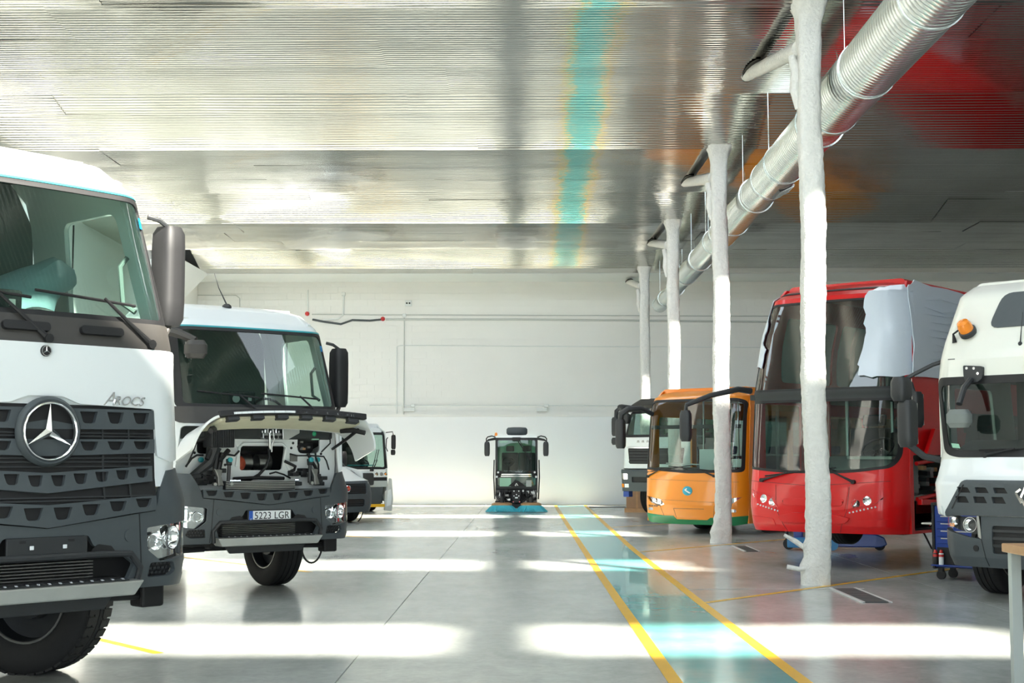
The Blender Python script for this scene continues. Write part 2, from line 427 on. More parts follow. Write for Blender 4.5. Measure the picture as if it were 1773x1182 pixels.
# ceiling of corrugated foil sheets, one light slot per bay
ceil = struct(empty('ceiling'), 'shiny corrugated foil ceiling sheets over the hall')
random.seed(11)
def zc(Y, v0):
    d = Y - v0
    return CZ + .62 * max(0, (4.28 - d) / (4.28 - SLOT)) if d < 4.28 else CZ - .02 * (d - 4.28) / 4.28
PER, AMP = .1062, .0074
def sheet(x0, x1, y0, y1, v0, ph):
    nx = max(2, int((x1 - x0) / 1.1)); ny = int((y1 - y0) / PER * 8)
    sl = random.uniform(-.006, .006); sx = random.uniform(-.003, .003); dz = random.uniform(0, .006); s = random.uniform(0, 99)
    v = []; f = []
    for j in range(ny + 1):
        Y = y0 + (y1 - y0) * j / ny
        for i in range(nx + 1):
            X = x0 + (x1 - x0) * i / nx
            rib = int((Y - y0) / PER)
            z_ = zc(Y, v0) + dz + AMP * math.sin(2 * math.pi * (Y - y0) / PER) + sl * (Y - (y0 + y1) / 2) + sx * (X - (x0 + x1) / 2)
            z_ += .010 * noise.noise((X * .5 + s, Y * .8, s)) + .0016 * noise.noise((X * .9, rib * 3.7, s))
            v.append((X, Y, z_))
    for j in range(ny):
        for i in range(nx): a = j * (nx + 1) + i; f.append((a, a + 1, a + nx + 2, a + nx + 1))
    o = MB(); o.add(v, f); me = bpy.data.meshes.new('ceiling_sheet'); me.from_pydata(o.v, [], o.f)
    return link('ceiling_sheet', me, 'ceiling', ceil, 80)
def bay(y0, y1, v0, xa=XL, xb=XR, n=5):
    for j in range(n):
        a = y0 + (y1 - y0) * j / n; b = y0 + (y1 - y0) * (j + 1) / n
        xs = [xa]; x = xa + random.uniform(2.5, 6.2)
        while x < xb - 2.5: xs.append(x); x += 6.2
        xs.append(xb)
        for i in range(len(xs) - 1): sheet(xs[i], xs[i + 1], a - .01, b + .02, v0, 0)
for k, v0 in enumerate(VALLEYS):
    y1 = v0 + BAY if k < len(VALLEYS) - 1 else 44.75
    bk = MB(); yy = [v0 + SLOT, v0 + 4.28, y1 - .03]; zz = [CZ + .69, CZ + .06, CZ + .06]
    for i in range(2): bk.add([(XL, yy[i], zz[i]), (XR, yy[i], zz[i]), (XR, yy[i + 1], zz[i + 1]), (XL, yy[i + 1], zz[i + 1]), (XL, yy[i], zz[i] + .04), (XR, yy[i], zz[i] + .04), (XR, yy[i + 1], zz[i + 1] + .04), (XL, yy[i + 1], zz[i + 1] + .04)], [(0, 1, 2, 3), (4, 7, 6, 5), (0, 4, 5, 1), (3, 2, 6, 7)])
    bk.obj('light_leak_backing', 'steel', ceil, 0)  # unseen backing added above the sheets to stop daylight leaking through
    if k == len(VALLEYS) - 1: MB().box(XL, XR, v0 + .45, v0 + SLOT + .1, CZ + .64, CZ + .70).obj('slot_sun_cover', 'roof_white', ceil, 0)  # cover added to narrow the last slot and keep sun off the wall
    if v0 + BAY < 1.0:
        MB().box(XL, XR, max(v0 + SLOT, YB), y1, CZ, CZ + .05).obj('ceiling_sheet', 'ceiling', ceil, 0)
    else:
        bay(v0 + SLOT, y1, v0, n=5 if k < len(VALLEYS) - 1 else 3)
    MB().box(XL, XR, v0 + SLOT, v0 + SLOT + .06, CZ + .58, CZ + 1.15).obj('sky_block_upstand', 'roof_white', ceil, 0)  # upstand added to block the bright strip of open sky
    xs_ = 10.0 if v0 < 10 else XS
    MB().box(xs_, XR, max(v0 - .05, YB), v0 + SLOT + .1, CZ + .64, CZ + .70).box(xs_, XR, max(v0 - .05, YB), max(v0, YB + .05), CZ - .02, CZ + .70).box(xs_ - .05, xs_, max(v0 - .05, YB), v0 + SLOT + .1, CZ + .40, CZ + .70).obj('ceiling_sheet', 'steel', ceil, 0)  # raised cover added over the slot end to limit where sun enters
    for x in range(-9, 8, 4):      # lattice truss across each light slot
        t = MB()
        for dx in (-.12, .12): t.box(x + dx - .02, x + dx + .02, v0 - .1, v0 + SLOT + .05, CZ + .92, CZ + .96)
        for q in range(9):
            yy = v0 + SLOT * q / 8; t.box(x - .12, x + .12, yy - .02, yy + .02, CZ + .92, CZ + .95)
        t.obj('lattice_truss', 'dark_plastic', ceil, 0)
    pd = bpy.data.lights.new('skylight_portal', 'AREA'); pd.shape = 'RECTANGLE'; pd.size = XS - XL; pd.size_y = SLOT + .3; pd.energy = 1; pd.cycles.is_portal = True
    po = bpy.data.objects.new('skylight_portal', pd); COL.objects.link(po); po.location = ((XS + XL) / 2, v0 + SLOT / 2, CZ + 1.2)
for g in gx:
    pd = bpy.data.lights.new('gate_portal', 'AREA'); pd.shape = 'RECTANGLE'; pd.size = g[1] - g[0]; pd.size_y = 5.4; pd.energy = 1; pd.cycles.is_portal = True
    po = bpy.data.objects.new('gate_portal', pd); COL.objects.link(po); po.location = ((g[0] + g[1]) / 2, YB - .15, 2.7); po.rotation_euler = (math.pi / 2, 0, 0)
MB().box(XL, XR, 44.7, YW + .1, CZ + .06, CZ + .14).obj('end_strip', 'roof_white', ceil, 0)
MB().box(XL, XR, 44.72, 44.8, CZ - .02, CZ + .1).obj('edge_trim', 'roof_white', ceil, 0)

# columns sprayed with rough white fire protection
def column(Y, seed, label, lump):
    root = empty('column', (3.645, Y, 0)); random.seed(seed)
    n, m = 26, 150; v = []; f = []
    for j in range(m + 1):
        z_ = (CZ + .08) * j / m
        cx = .035 * noise.noise((seed, 0, z_ * .55)); cy = .03 * noise.noise((seed + 7, 3, z_ * .5))
        r0 = .150 + .018 * noise.noise((seed, 5, z_ * .9))
        if z_ > CZ - .30: r0 += .07 * ((z_ - CZ + .30) / .30) ** 2
        for i in range(n):
            a = 2 * math.pi * i / n; c, s = math.cos(a), math.sin(a)
            k = max(abs(c), abs(s)) ** -.55        # squarish core
            r = r0 * k * (1 + .08 * noise.noise((c * 2.2 + seed, s * 2.2, z_ * 3.2)) + .11 * noise.noise((c * 7, s * 7 + seed, z_ * 11)))
            if z_ < lump[0]:
                r += lump[1] * max(0, math.cos(a - math.pi * 1.02)) ** 3 * (.6 + .5 * noise.noise((seed, z_ * 7, 1))) * (1 - (z_ / lump[0]) ** 2)
            v.append((cx + r * c, cy + r * s, z_))
    for j in range(m):
        for i in range(n): f.append((j * n + i, j * n + (i + 1) % n, (j + 1) * n + (i + 1) % n, (j + 1) * n + i))
    MB().add(v, f).obj('shaft', 'foam_white', root, 75)
    # white downpipe running up through a torn gap in the foil
    pts = []; rr = []
    for i in range(15):
        t = i / 14; pts.append((-.10 - .17 * t + .008 * noise.noise((seed, t * 9, 2)), .05 + 3.35 * t, 6.86 + .56 * t)); rr.append(.115 - .02 * t + .006 * noise.noise((seed, t * 12, 4)))
    MB().tube(pts, rr, 12).obj('downpipe', 'foam_white', root, 75)
    g = MB(); pv = []
    for i in range(24):
        a = 2 * math.pi * i / 24; q = 1 + .22 * noise.noise((seed * 3, math.cos(a) * 4, math.sin(a) * 4))
        pv.append((-.255 + q * .118 * math.sin(a), 2.98 + q * .62 * math.cos(a)))
    g.prism(pv, CZ - .035, CZ - .02, 'z'); g.obj('torn_gap', 'torn_dark', root, 0)
    q = MB()
    q.tube([(-.16, .0, 6.05), (-.20, -.01, 6.3), (-.17, .0, 6.55), (-.22, .02, 6.75)], [.03, .06, .07, .05], 8)
    q.obj('foam_drip', 'foam_white', root, 70)
    tag(root, label, 'column', 'sprayed columns along the right of the aisle')
    return root
col_a = column(18.01, 2, 'rough white sprayed column in front of the red bus, nearest of the row', (.62, .12))
c = MB(); c.tube([(-.42, -.05, .62), (-.28, -.02, .54), (-.15, 0, .45)], [.02, .035, .03], 7); c.obj('bent_flange', 'foam_white', col_a, 60)
c = MB(); c.tube([(-.40, -.08, .23), (-.25, -.10, .20), (-.1, -.1, .22)], [.03, .03, .03], 7); c.obj('bent_flange', 'foam_white', col_a, 60)
column(26.58, 5, 'rough white sprayed column standing in front of the orange bus, second from the viewer', (.55, .17))
column(35.15, 9, 'rough white sprayed column rising behind the orange bus roof, third from the viewer', (.4, .05))
column(43.71, 14, 'rough white sprayed column beside the truck cab at the far wall, last of the row', (.4, .05))

# spiral duct
duct = empty('ventilation_duct', (4.24, 0, 6.4))
secs = [(2.0, 12.0, .385), (12.0, 19.4, .365), (19.4, 24.5, .335), (24.5, 30.5, .30), (30.5, 37.5, .265), (37.5, 45.0, .225)]
for a, b, r in secs:
    prof = []; y = a
    while y < b - 1e-6:
        prof += [(y, r), (y + .075, r), (y + .0875, r + .006)]; y += .1
    prof.append((b, r))
    MB().lathe(prof, (0, 0, 0), (0, 1, 0), 36).obj('duct_section', 'galv', duct, 50)
    MB().lathe([(b - .06, r - .02), (b - .06, r + .012), (b + .06, r + .012), (b + .06, r - .06)], (0, 0, 0), (0, 1, 0), 36).obj('collar', 'galv', duct, 50)
for y in (12.9, 24.0):
    g = MB(); r = lerp_tab([(2, .385), (19, .365), (24, .335), (30, .30), (45, .23)], y)
    M_ = Matrix.Rotation(math.radians(-25), 4, 'Y')
    gb = MB().box(-.14, .14, y - .35, y + .35, -r - .012, -r + .05).xf(M_).obj('outlet', 'dark_plastic', duct, 0)
    for k in range(12): MB().box(-.13, .13, y - .33 + k * .055, y - .31 + k * .055, -r - .022, -r - .01).xf(M_).obj('louvre', 'galv', gb, 0)
for y in [6 + 2.85 * i for i in range(14)]:
    r = lerp_tab([(2, .385), (19, .365), (24, .335), (30, .30), (45, .23)], y)
    t = MB()
    for s in (-1, 1): t.cyl((s * r * .75, y, r * .66), (s * (r * .75), y, CZ + .3 - 6.4), .006, 6)
    t.lathe([(y - .015, r - .01), (y - .015, r + .014), (y + .015, r + .014), (y + .015, r - .01)], (0, 0, 0), (0, 1, 0), 30)
    t.obj('hanger', 'galv', duct, 40)
tag(duct, 'long galvanised spiral duct hanging under the ceiling beside the columns', 'duct')

# things fixed to the far wall
YS = YW - .03
def wp(u, v): p = at_y(u, v, YS); return Vector((p.x, YS, p.z))
def conduit(pts, r, label, m='roof_white'):
    o = MB().tube([wp(*p) for p in pts], r, 8).obj('conduit', m, wall, 50); o['label'] = label
conduit([(533, 502), (533, 541)], .018, 'thin conduit dropping to the left red button on the far wall')
conduit([(540, 544), (700, 545), (1330, 547)], .018, 'thin pale conduit running level across the far wall above the thicker pipe', 'wall_grey')
conduit([(595, 512), (594, 545), (585, 552), (560, 554)], .03, 'curved conduit from the small white box down to the black cable')
conduit([(541, 553), (562, 557), (590, 561), (610, 554), (640, 555), (660, 553)], .035, 'black sagging cable between the two red buttons', 'bumper_grey')
conduit([(668, 553), (900, 553), (1330, 557)], .035, 'grey pipe running level from the right red button across the far wall', 'wall_grey')
conduit([(700, 550), (699, 700), (698, 786)], .02, 'vertical conduit dropping down the far wall left of the sweeper', 'wall_grey')
conduit([(687, 716), (687, 600), (694, 598), (1115, 600), (1320, 601)], .014, 'faint pipe framing the middle of the far wall', 'roof_white')
conduit([(640, 702), (1080, 702), (1320, 703)], .016, 'faint level pipe just above the ledge of the far wall', 'roof_white')
conduit([(310, 511), (408, 511), (415, 516), (415, 535)], .014, 'bent thin pipe above the roof of the truck with raised hood', 'wall_grey')
for (u, v), m_, lab in (((532, 543), 'red_lens', 'round red alarm button left of the black cable'), ((663, 552), 'red_lens', 'round red alarm button right of the black cable')):
    p = wp(u, v); r_ = MB().lathe([(0, .075), (.06, .075), (.06, .055), (.10, .05), (.12, .0)], (p.x, YW, p.z), (0, -1, 0), 16).obj('alarm_button', m_, None, 40); tag(r_, lab, 'button', 'red buttons on the far wall')
for (u, v), w, h, lab in (((595, 509), .12, .12, 'small white junction box on top of the curved conduit'), ((700, 546), .12, .12, 'small white junction box where conduits cross'), ((946, 702), .14, .12, 'small white junction box on the wall right of the sweeper'), ((715, 702), .12, .1, 'small white junction box on the wall left of the sweeper')):
    p = wp(u, v); o = MB().box(p.x - w / 2, p.x + w / 2, YW - .1, YW, p.z - h / 2, p.z + h / 2).obj('junction_box', 'roof_white', None, 0, .012); tag(o, lab, 'box', 'junction boxes on the far wall')
for (u, v), lab in (((938, 709), 'white cable tray section right of the sweeper on the far wall'), ((709, 709), 'white cable tray section left of the sweeper on the far wall')):
    p = wp(u, v); t = empty('wall_bracket', (p.x, YW, p.z)); MB().box(-.18, .18, -.12, 0, -.06, .06).obj('body', 'roof_white', t, 0, .01); MB().box(-.18, .18, -.125, -.12, -.002, .004).obj('lid_seam', 'wall_grey', t, 0)
    tag(t, lab, 'bracket')
p = wp(707, 525); lamp = empty('emergency_light', (p.x, YW, p.z)); MB().box(-.11, .11, -.09, 0, -.10, .10).obj('body', 'roof_white', lamp, 0, .015)
for s in (-1, 1): MB().lathe([(0, .03), (.02, .03), (.022, 0)], (s * .045, -.09, 0), (0, -1, 0), 12).obj('lamp_eye', 'black', lamp)
tag(lamp, 'small white twin-eyed emergency light high on the far wall', 'light')
# floor drains
def drain(cx, cy, w, l, label):
    d = empty('floor_drain', (cx, cy, 0))
    MB().box(-w / 2, w / 2, -l / 2, l / 2, .001, .006).obj('pit_plate', 'black', d, 0)
    for k in range(int(l / .09)): MB().box(-w / 2 + .02, w / 2 - .02, -l / 2 + .03 + k * .09, -l / 2 + .085 + k * .09, .006, .012).obj('grate_bar', 'grate', d, 0)
    for s in (-1, 1): MB().box(s * w / 2 - .02, s * w / 2 + .02, -l / 2, l / 2, .001, .013).obj('frame_edge', 'white_mark', d, 0)
    tag(d, label, 'drain', 'floor drains by the columns')
drain(3.84, 16.65, .30, 1.7, 'rectangular floor drain grate in front of the nearest column')
drain(3.80, 24.95, .24, 1.5, 'floor drain grate in front of the orange bus column')
drain(2.55, 45.2, 1.2, .5, 'dark floor drain grate at the foot of the far wall')

# ------------------------------------------------------------------ shared vehicle pieces
R = math.radians
def wheel(parent, x, y, r, wd, steer=0.0, side=1, lugs=True, rim='rim'):
    """tyre with rim; side = +1 when the outer face points to +x"""
    h = wd / 2
    prof = [(-h * .80, r * .60), (-h, r * .70), (-h * .98, r * .90), (-h * .86, r * .975)]
    n = 4
    for k in range(n):
        a = -h * .80 + 1.6 * h * k / n; b = -h * .80 + 1.6 * h * (k + 1) / n; g = .012
        prof += [(a + g * .3, r), (b - g, r), (b - g * .9, r - .014), (b - g * .1, r - .014)]
    prof[-2:] = []
    prof += [(h * .86, r * .975), (h * .98, r * .90), (h, r * .70), (h * .80, r * .60)]
    Mx = Matrix.Translation((x, y, r)) @ Matrix.Rotation(steer, 4, 'Z')
    t = MB().lathe(prof, (0, 0, 0), (1, 0, 0), 56)
    tyre = t.xf(Mx).obj('wheel', 'rubber', parent, 35)
    if lugs:
        lg = MB()
        for i in range(44):
            a0 = 2 * math.pi * i / 44
            for s in (-1, 1):
                q = MB().box(s * h * .60 - h * .34, s * h * .60 + h * .34, -r * .055, r * .055, r - .01, r + .006)
                lg.add(*(lambda m_: (m_.v, m_.f))(q.xf(Matrix.Rotation(a0 + (.07 if s > 0 else 0), 4, 'X'))))
        lg.xf(Mx).obj('tread', 'rubber', tyre, 0)
    o = side
    MB().lathe([(o * h * .78, r * .60), (o * h * .86, r * .575), (o * h * .5, r * .53), (o * h * .30, r * .40), (o * h * .38, r * .25), (o * h * .9, r * .22), (o * h * .95, r * .12), (o * h * .95, 0)], (0, 0, 0), (1, 0, 0), 36).xf(Mx).obj('rim', rim, tyre, 40)
    MB().lathe([(-o * h * .78, r * .60), (-o * h * .80, r * .57), (-o * h * .1, r * .54), (o * h * .1, r * .30), (-o * h * .55, r * .28), (-o * h * .55, 0)], (0, 0, 0), (1, 0, 0), 36).xf(Mx).obj('rim_inside', 'dark_plastic', tyre, 40)
    MB().lathe([(-o * h * .80, r * .565), (-o * h * .86, r * .575), (-o * h * .86, r * .60), (-o * h * .80, r * .605)], (0, 0, 0), (1, 0, 0), 40, True).xf(Mx).obj('rim_lip', 'rim', tyre, 40)
    b = MB()
    for i in range(10):
        a = 2 * math.pi * i / 10; b.cyl((o * h * .33, r * .33 * math.cos(a), r * .33 * math.sin(a)), (o * h * .50, r * .33 * math.cos(a), r * .33 * math.sin(a)), r * .035, 6)
    b.xf(Mx).obj('wheel_nuts', 'steel', tyre, 40)
    return tyre
def steering_wheel(parent, c, r, tilt=60, tube=.016, m='dark_plastic'):
    Mx = Matrix.Translation(c) @ Matrix.Rotation(R(tilt), 4, 'X')
    pts = [(r * math.cos(2 * math.pi * i / 28), r * math.sin(2 * math.pi * i / 28)) for i in range(29)]
    o = MB().tube([(a, b, 0) for a, b in pts], tube, 8).xf(Mx).obj('steering_wheel', m, parent)
    h = MB().lathe([(-.03, .07), (.02, .07), (.03, .03), (.03, 0)], (0, 0, 0), (0, 0, 1), 16)
    for a in (200, 340, 270): h.tube([(.05 * math.cos(R(a)), .05 * math.sin(R(a)), 0), (r * math.cos(R(a)), r * math.sin(R(a)), 0)], .012, 6)
    h.tube([(0, 0, 0), (0, 0, -.4)], .04, 8)
    h.xf(Mx).obj('hub', m, o)
    return o
def seat(parent, x, y, z, m='dark_interior', w=.5, name='seat'):
    s = MB().box(x - w / 2, x + w / 2, y, y + .5, z, z + .14).obj(name, m, parent, 0, .04)
    MB().prism([(y + .42, z + .10), (y + .54, z + .10), (y + .66, z + .75), (y + .55, z + .77)], x - w / 2, x + w / 2, 'x').obj('backrest', m, s, 0, .03)
    MB().prism([(y + .56, z + .80), (y + .66, z + .80), (y + .69, z + .98), (y + .60, z + .99)], x - w / 4, x + w / 4, 'x').obj('headrest', m, s, 0, .03)
    return s
def wiper(parent, sk, a, b, c, off=.03, m='black'):
    """arm from pivot a to joint b; blade from b to c, in (x, z) on the skin"""
    P0, P1, P2 = sk.P(*a, off), sk.P(*b, off + .02), sk.P(*c, off + .01)
    w = MB().cyl(P0 + Vector((0, .04, 0)), P0 - Vector((0, .02, 0)), .03, 10)
    w.tube([P0, P0.lerp(P1, .35), P1], [.022, .014, .010], 8); o = w.obj('wiper', m, parent)
    n = 6; pts = []
    d = ((b[0] - c[0]) * .55, (b[1] - c[1]) * .55); s = (b[0] + d[0], b[1] + d[1])
    for i in range(n + 1): t = i / n; pts.append(sk.P(s[0] + (c[0] - s[0]) * t, s[1] + (c[1] - s[1]) * t, .012))
    MB().tube(pts, .010, 6).obj('blade', m, o)
    return o
def mirror_box(parent, c, w, d, h, name='mirror', m='dark_plastic', face=1, rot=0.0):
    """housing with a reflecting face on its rear (+y) side"""
    Mx = Matrix.Translation(c) @ Matrix.Rotation(rot, 4, 'Z')
    pr = rnd([(-w / 2, -d / 2), (w / 2, -d / 2), (w / 2, d / 2), (-w / 2, d / 2)], [w * .35, w * .35, .02, .02])
    v = []; f = []; n = len(pr); zs = [(-h / 2, .72), (-h / 2 + .05, .96), (-h / 4, 1), (h / 4, 1), (h / 2 - .05, .96), (h / 2, .72)]
    for z, q in zs: v += [(x * q, y * q, z) for x, y in pr]
    for j in range(len(zs) - 1):
        for i in range(n): f.append((j * n + i, j * n + (i + 1) % n, (j + 1) * n + (i + 1) % n, (j + 1) * n + i))
    f += [tuple(range(n))[::-1], tuple(range((len(zs) - 1) * n, len(zs) * n))]
    o = MB().add(v, f).xf(Mx).obj(name, m, parent, 50)
    MB().box(-w * .42, w * .42, d / 2 - .002, d / 2 + .006, -h * .43, h * .43).xf(Mx).obj('mirror_glass', 'reflector', o, 0)
    return o
def lamp_bowl(parent, c, r, ax=(0, -1, 0), name='reflector_bowl', m='reflector'):
    o = MB().lathe([(-r * .9, r * .15), (-r * .6, r * .55), (0, r), (.012, r), (.012, r * .93)], c, ax, 24).obj(name, m, parent, 50)
    MB().sphere(tuple(Vector(c) + Vector(ax).normalized() * (-r * .45)), r * .30, 12).obj('bulb_lens', 'lens', o)
    return o
def star(parent, c, ro, dep=.03):
    """round three-pointed emblem"""
    root = MB().lathe([(0, ro * 1.17), (.02, ro * 1.17), (.045, ro * 1.07), (.04, ro * 1.0), (-.02, ro * 1.0)], c, (0, -1, 0), 44).obj('emblem', 'bumper_grey', parent, 45)
    MB().lathe([(.0, ro * .995), (.0, 0)], (c[0], c[1] + .005, c[2]), (0, -1, 0), 40).obj('emblem_back', 'black', root)
    MB().lathe([(.03, ro * .90), (.05, ro * .91), (.056, ro * .95), (.05, ro * .99), (.03, ro)], c, (0, -1, 0), 48).obj('emblem_ring', 'chrome', root, 60)
    m = MB(); y0 = c[1] - .03
    for k in range(3):
        a = math.pi / 2 + k * 2 * math.pi / 3
        def q(rr_, aa, dy=0): return (c[0] + ro * rr_ * math.cos(aa), y0 - dy, c[2] + ro * rr_ * math.sin(aa))
        m.add([q(.93, a), q(.155, a + math.pi / 3), q(0, 0, dep), q(.155, a - math.pi / 3), q(.93, a, .004)], [(4, 1, 2), (4, 2, 3), (0, 1, 4), (0, 4, 3)])
    m.obj('emblem_star', 'chrome', root, 0)
    return root
def body_side(name, parent, w, sgn, outline, wins, m, glassm='glass_side', th=.04):
    sd = Side(w, sgn)
    o = panel(name, sd, outline, m, parent, wins, 0, th, zs=.2)
    for h in wins: panel('side_glass', sd, h, glassm, o, (), -.01, 0, zs=.3)
    return o

# ------------------------------------------------------------------ heavy truck with a three-pointed emblem
def big_truck(loc, rz, label, group, B, zwb, zwt, zr, opened, steer, plate):
    t = empty('truck', loc, rz); tag(t, label, 'truck', group)
    zp = zwb - .19                                   # top of the white hood, foot of the black cowl
    fy = [(.4, .10), (.62 + B, .03), (.80 + B, 0), (1.2 + B, 0), (1.36 + B, .03), (zp, .09), (zwb, .14), (zwt, .40), (zwt + .09, .46), (zr - .10, .72), (zr - .03, .95), (zr, 1.2)]
    wt = [(.4, 1.14), (.7 + B, 1.20), (1.20 + B, 1.20), (1.42 + B, 1.14), (zp, 1.13), (zwb, 1.12), (zwt, 1.03), (zr - .10, .95), (zr, .80)]
    sk = Skin(fy, wt, .28, .36, .07)
    edge = lambda z: sk.w(z) * .9985
    # cab shell with windshield opening
    zz = [1.30 + B] + [z for z in (1.42 + B, zp, zwb, (zwb + zwt) / 2, zwt, zwt + .09, zr - .10, zr - .03, zr)]
    outl = [(edge(z), z) for z in zz] + [(-edge(z), z) for z in zz[::-1]]
    ws = rnd([(-1.0, zwb + .0), (1.0, zwb), (.955, zwt), (-.955, zwt)], [.06, .06, .09, .09])
    holes = [ws]
    if opened:
        outl = [(edge(z), z) for z in zz] + [(-edge(z), z) for z in zz[::-1]] + rnd([(-1.07, 1.30 + B), (-1.0, zp - .03), (1.0, zp - .03), (1.07, 1.30 + B)], [0, .05, .05, 0])
    panel('cab_shell', sk, outl, 'white_paint', t, holes, 0, .03)
    gl = panel('windshield', sk, ws, 'glass', t, (), -.004, 0)
    rim_o = rnd([(-1.03, zwb - .03), (1.03, zwb - .03), (.985, zwt + .025), (-.985, zwt + .025)], [.08, .08, .11, .11])
    rim_i = rnd([(-.955, zwb + .03), (.955, zwb + .03), (.92, zwt - .02), (-.92, zwt - .02)], [.05, .05, .10, .10])
    panel('windshield_seal', sk, rim_o, 'black', gl, [rim_i], .006, .012)
    # sun band and brow lip
    panel('brow_lip', sk, [(-.99, zwt + .015), (.99, zwt + .015), (.98, zwt + .032), (-.98, zwt + .032)], 'teal', t, (), .012, .012)
    # roof
    v = []; f = []; N = 16
    for j in range(5):
        for i in range(N + 1):
            x = -.80 + 1.6 * i / N; y0 = sk.P(x * .9985, zr).y; y = y0 + (2.15 - y0) * j / 4
            v.append((x, y, zr))
    for j in range(4):
        for i in range(N): a = j * (N + 1) + i; f.append((a, a + 1, a + N + 2, a + N + 1))
    MB().add(v, f).obj('roof', 'white_paint', t)
    # flanks, rear wall, cab floor
    ys = lambda z: sk.P(edge(z), z).y
    for s in (-1, 1):
        ol = [(ys(1.3 + B) - .02, 1.02 + B), (2.1, 1.02 + B), (2.1, zr), (ys(zr) - .05, zr), (ys(zwt + .09) - .02, zwt + .09), (ys(zwb) - .02, zwb), (ys(1.42 + B) - .02, 1.42 + B)]
        wn = rnd([(ys(zwb) + .10, zwb - .02), (1.62, zwb - .02), (1.62, zwt - .02), (ys(zwt) + .12, zwt - .02)], .08)
        bs = body_side('cab_side', t, wt, s, ol, [wn], 'white_paint')
        mb = MB()
        for a, b in (((.72, 1.1 + B), (.72, zwb - .1)), ((1.72, 1.1 + B), (1.72, zwt))):
            mb.box(s * 1.135 - .004, s * 1.135 + .004, a[0] - .006, a[0] + .006, a[1], b[1])
        mb.obj('door_gap', 'black', bs, 0)
        MB().box(s * 1.14 - .02, s * 1.14 + .03, 1.5, 1.66, zwb - .22, zwb - .17).obj('door_handle', 'dark_plastic', bs, 0, .01)
        MB().tube([(s * .98, ys(zwb) + .06, zwb + .12), (s * .93, ys(zwb) + .14, zwb + .18), (s * .92, ys(zwb) + .17, zwb + .45), (s * .97, ys(zwb) + .16, zwb + .52)], .018, 8).obj('grab_handle', 'grey_interior', bs)
        # slotted corner deflector
        zs_ = [1.46 + B, zp - .35, zp + .06]
        mb = MB()
        mb.prism([(.40, 1.44 + B), (.55, 1.40 + B), (.52, zp + .02), (.43, zp + .02)], s * 1.17, s * 1.20, 'x')
        df = mb.obj('corner_deflector', 'white_paint', t, 0, .008)
        for k in range(4): MB().box(min(s * 1.10, s * 1.18), max(s * 1.10, s * 1.18), .43, .50, 1.60 + B + k * (zp - 1.62 - B) / 4, 1.62 + B + k * (zp - 1.62 - B) / 4).obj('deflector_rib', 'wall_grey', df, 0)
    panel('rear_wall', Flat(2.1), [(-1.08, 1.02 + B), (1.08, 1.02 + B), (1.0, zwt), (.8, zr), (-.8, zr), (-1.0, zwt)], 'grey_interior', t, (), 0, .04)
    MB().box(-1.08, 1.08, .5, 2.1, 1.15 + B, 1.25 + B).obj('cab_floor', 'dark_interior', t, 0)
    MB().box(-.78, .78, 1.0, 2.05, zr - .06, zr - .03).obj('headliner', 'grey_interior', t, 0)
    # interior
    dash = MB().prism([(.30, zwb - .35), (.30, zwb - .02), (.75, zwb + .03), (.85, zwb - .12), (.85, zwb - .5)], -1.0, 1.0, 'x').obj('dashboard', 'dark_interior', t, 0, .02)
    MB().box(-.25, .10, .55, .75, zwb + .02, zwb + .20).obj('instrument_hood', 'dark_interior', dash, 0, .02)
    MB().lathe([(0, .045), (.01, .045), (.012, 0)], (-.16, .54, zwb + .11), (0, -1, 0), 16).obj('dial', 'wall_grey', dash)
    MB().box(.0, .045, .545, .55, zwb + .09, zwb + .135).obj('dash_button', 'wall_grey', dash, 0)
    MB().box(.25, .72, .50, .72, zwb + .03, zwb + .045).xf(Matrix.Rotation(R(-4), 4, 'X')).obj('paper_sheet', 'mint', dash, 0)
    steering_wheel(t, (.52, .98, zwb - .02), .21, 52)
    for s in (-.5, .5): seat(t, s, 1.2, zwb - .72, 'dark_interior')
    if not opened:
        pw = MB().sphere((0, 0, 0), .34, 22, (1.15, .5, .8)); pw.v = [(p[0] + .09 * noise.noise((p[0] * 6, p[1] * 6, p[2] * 5)), p[1], p[2] * (.75 + .5 * noise.noise((p[0] * 4, 3, p[2] * 3))) + .35 * p[0]) for p in pw.v]
        pw.xf(Matrix.Translation((.52, 1.30, zwb + .26))).obj('plastic_wrap', 'pale_blue_wrap', t, 25)
    # black cowl under the windshield with two recessed grips
    cow = panel('cowl', sk, rnd([(-1.06, zp), (1.06, zp), (1.055, zwb - .005), (-1.055, zwb - .005)], [.10, .10, .02, .02]), 'brown_black', t, (), .014, .02)
    for x in (-.12, .42): panel('cowl_grip', sk, rrect(x - .16, x + .16, zp + .075, zp + .13, .025), 'black', cow, (), .045, .05, bev=.01)
    wiper(t, sk, (.02, zp + .03), (-.32, zwb + .13), (-.80, zwb + .17)); wiper(t, sk, (.80, zp + .04), (.46, zwb + .13), (-.02, zwb + .16))
    # antenna
    ax_, az = -.12, zr - .045; p = sk.P(ax_, az, 0)
    an = MB().sphere(tuple(p), .055, 12, (1, 1.3, .8)).obj('antenna', 'dark_plastic', t)
    MB().tube([p + Vector((0, 0, .03)), p + Vector((-.05, .12, .24)), p + Vector((-.07, .20, .42))], [.01, .005, .003], 6).obj('rod', 'dark_plastic', an)
    for s in (-1, 1):
        panel('roof_marker', sk, rrect(s * .80 - .03, s * .80 + .03, zwt + .11, zwt + .135, .01), 'white_paint', t, (), .02, .02)
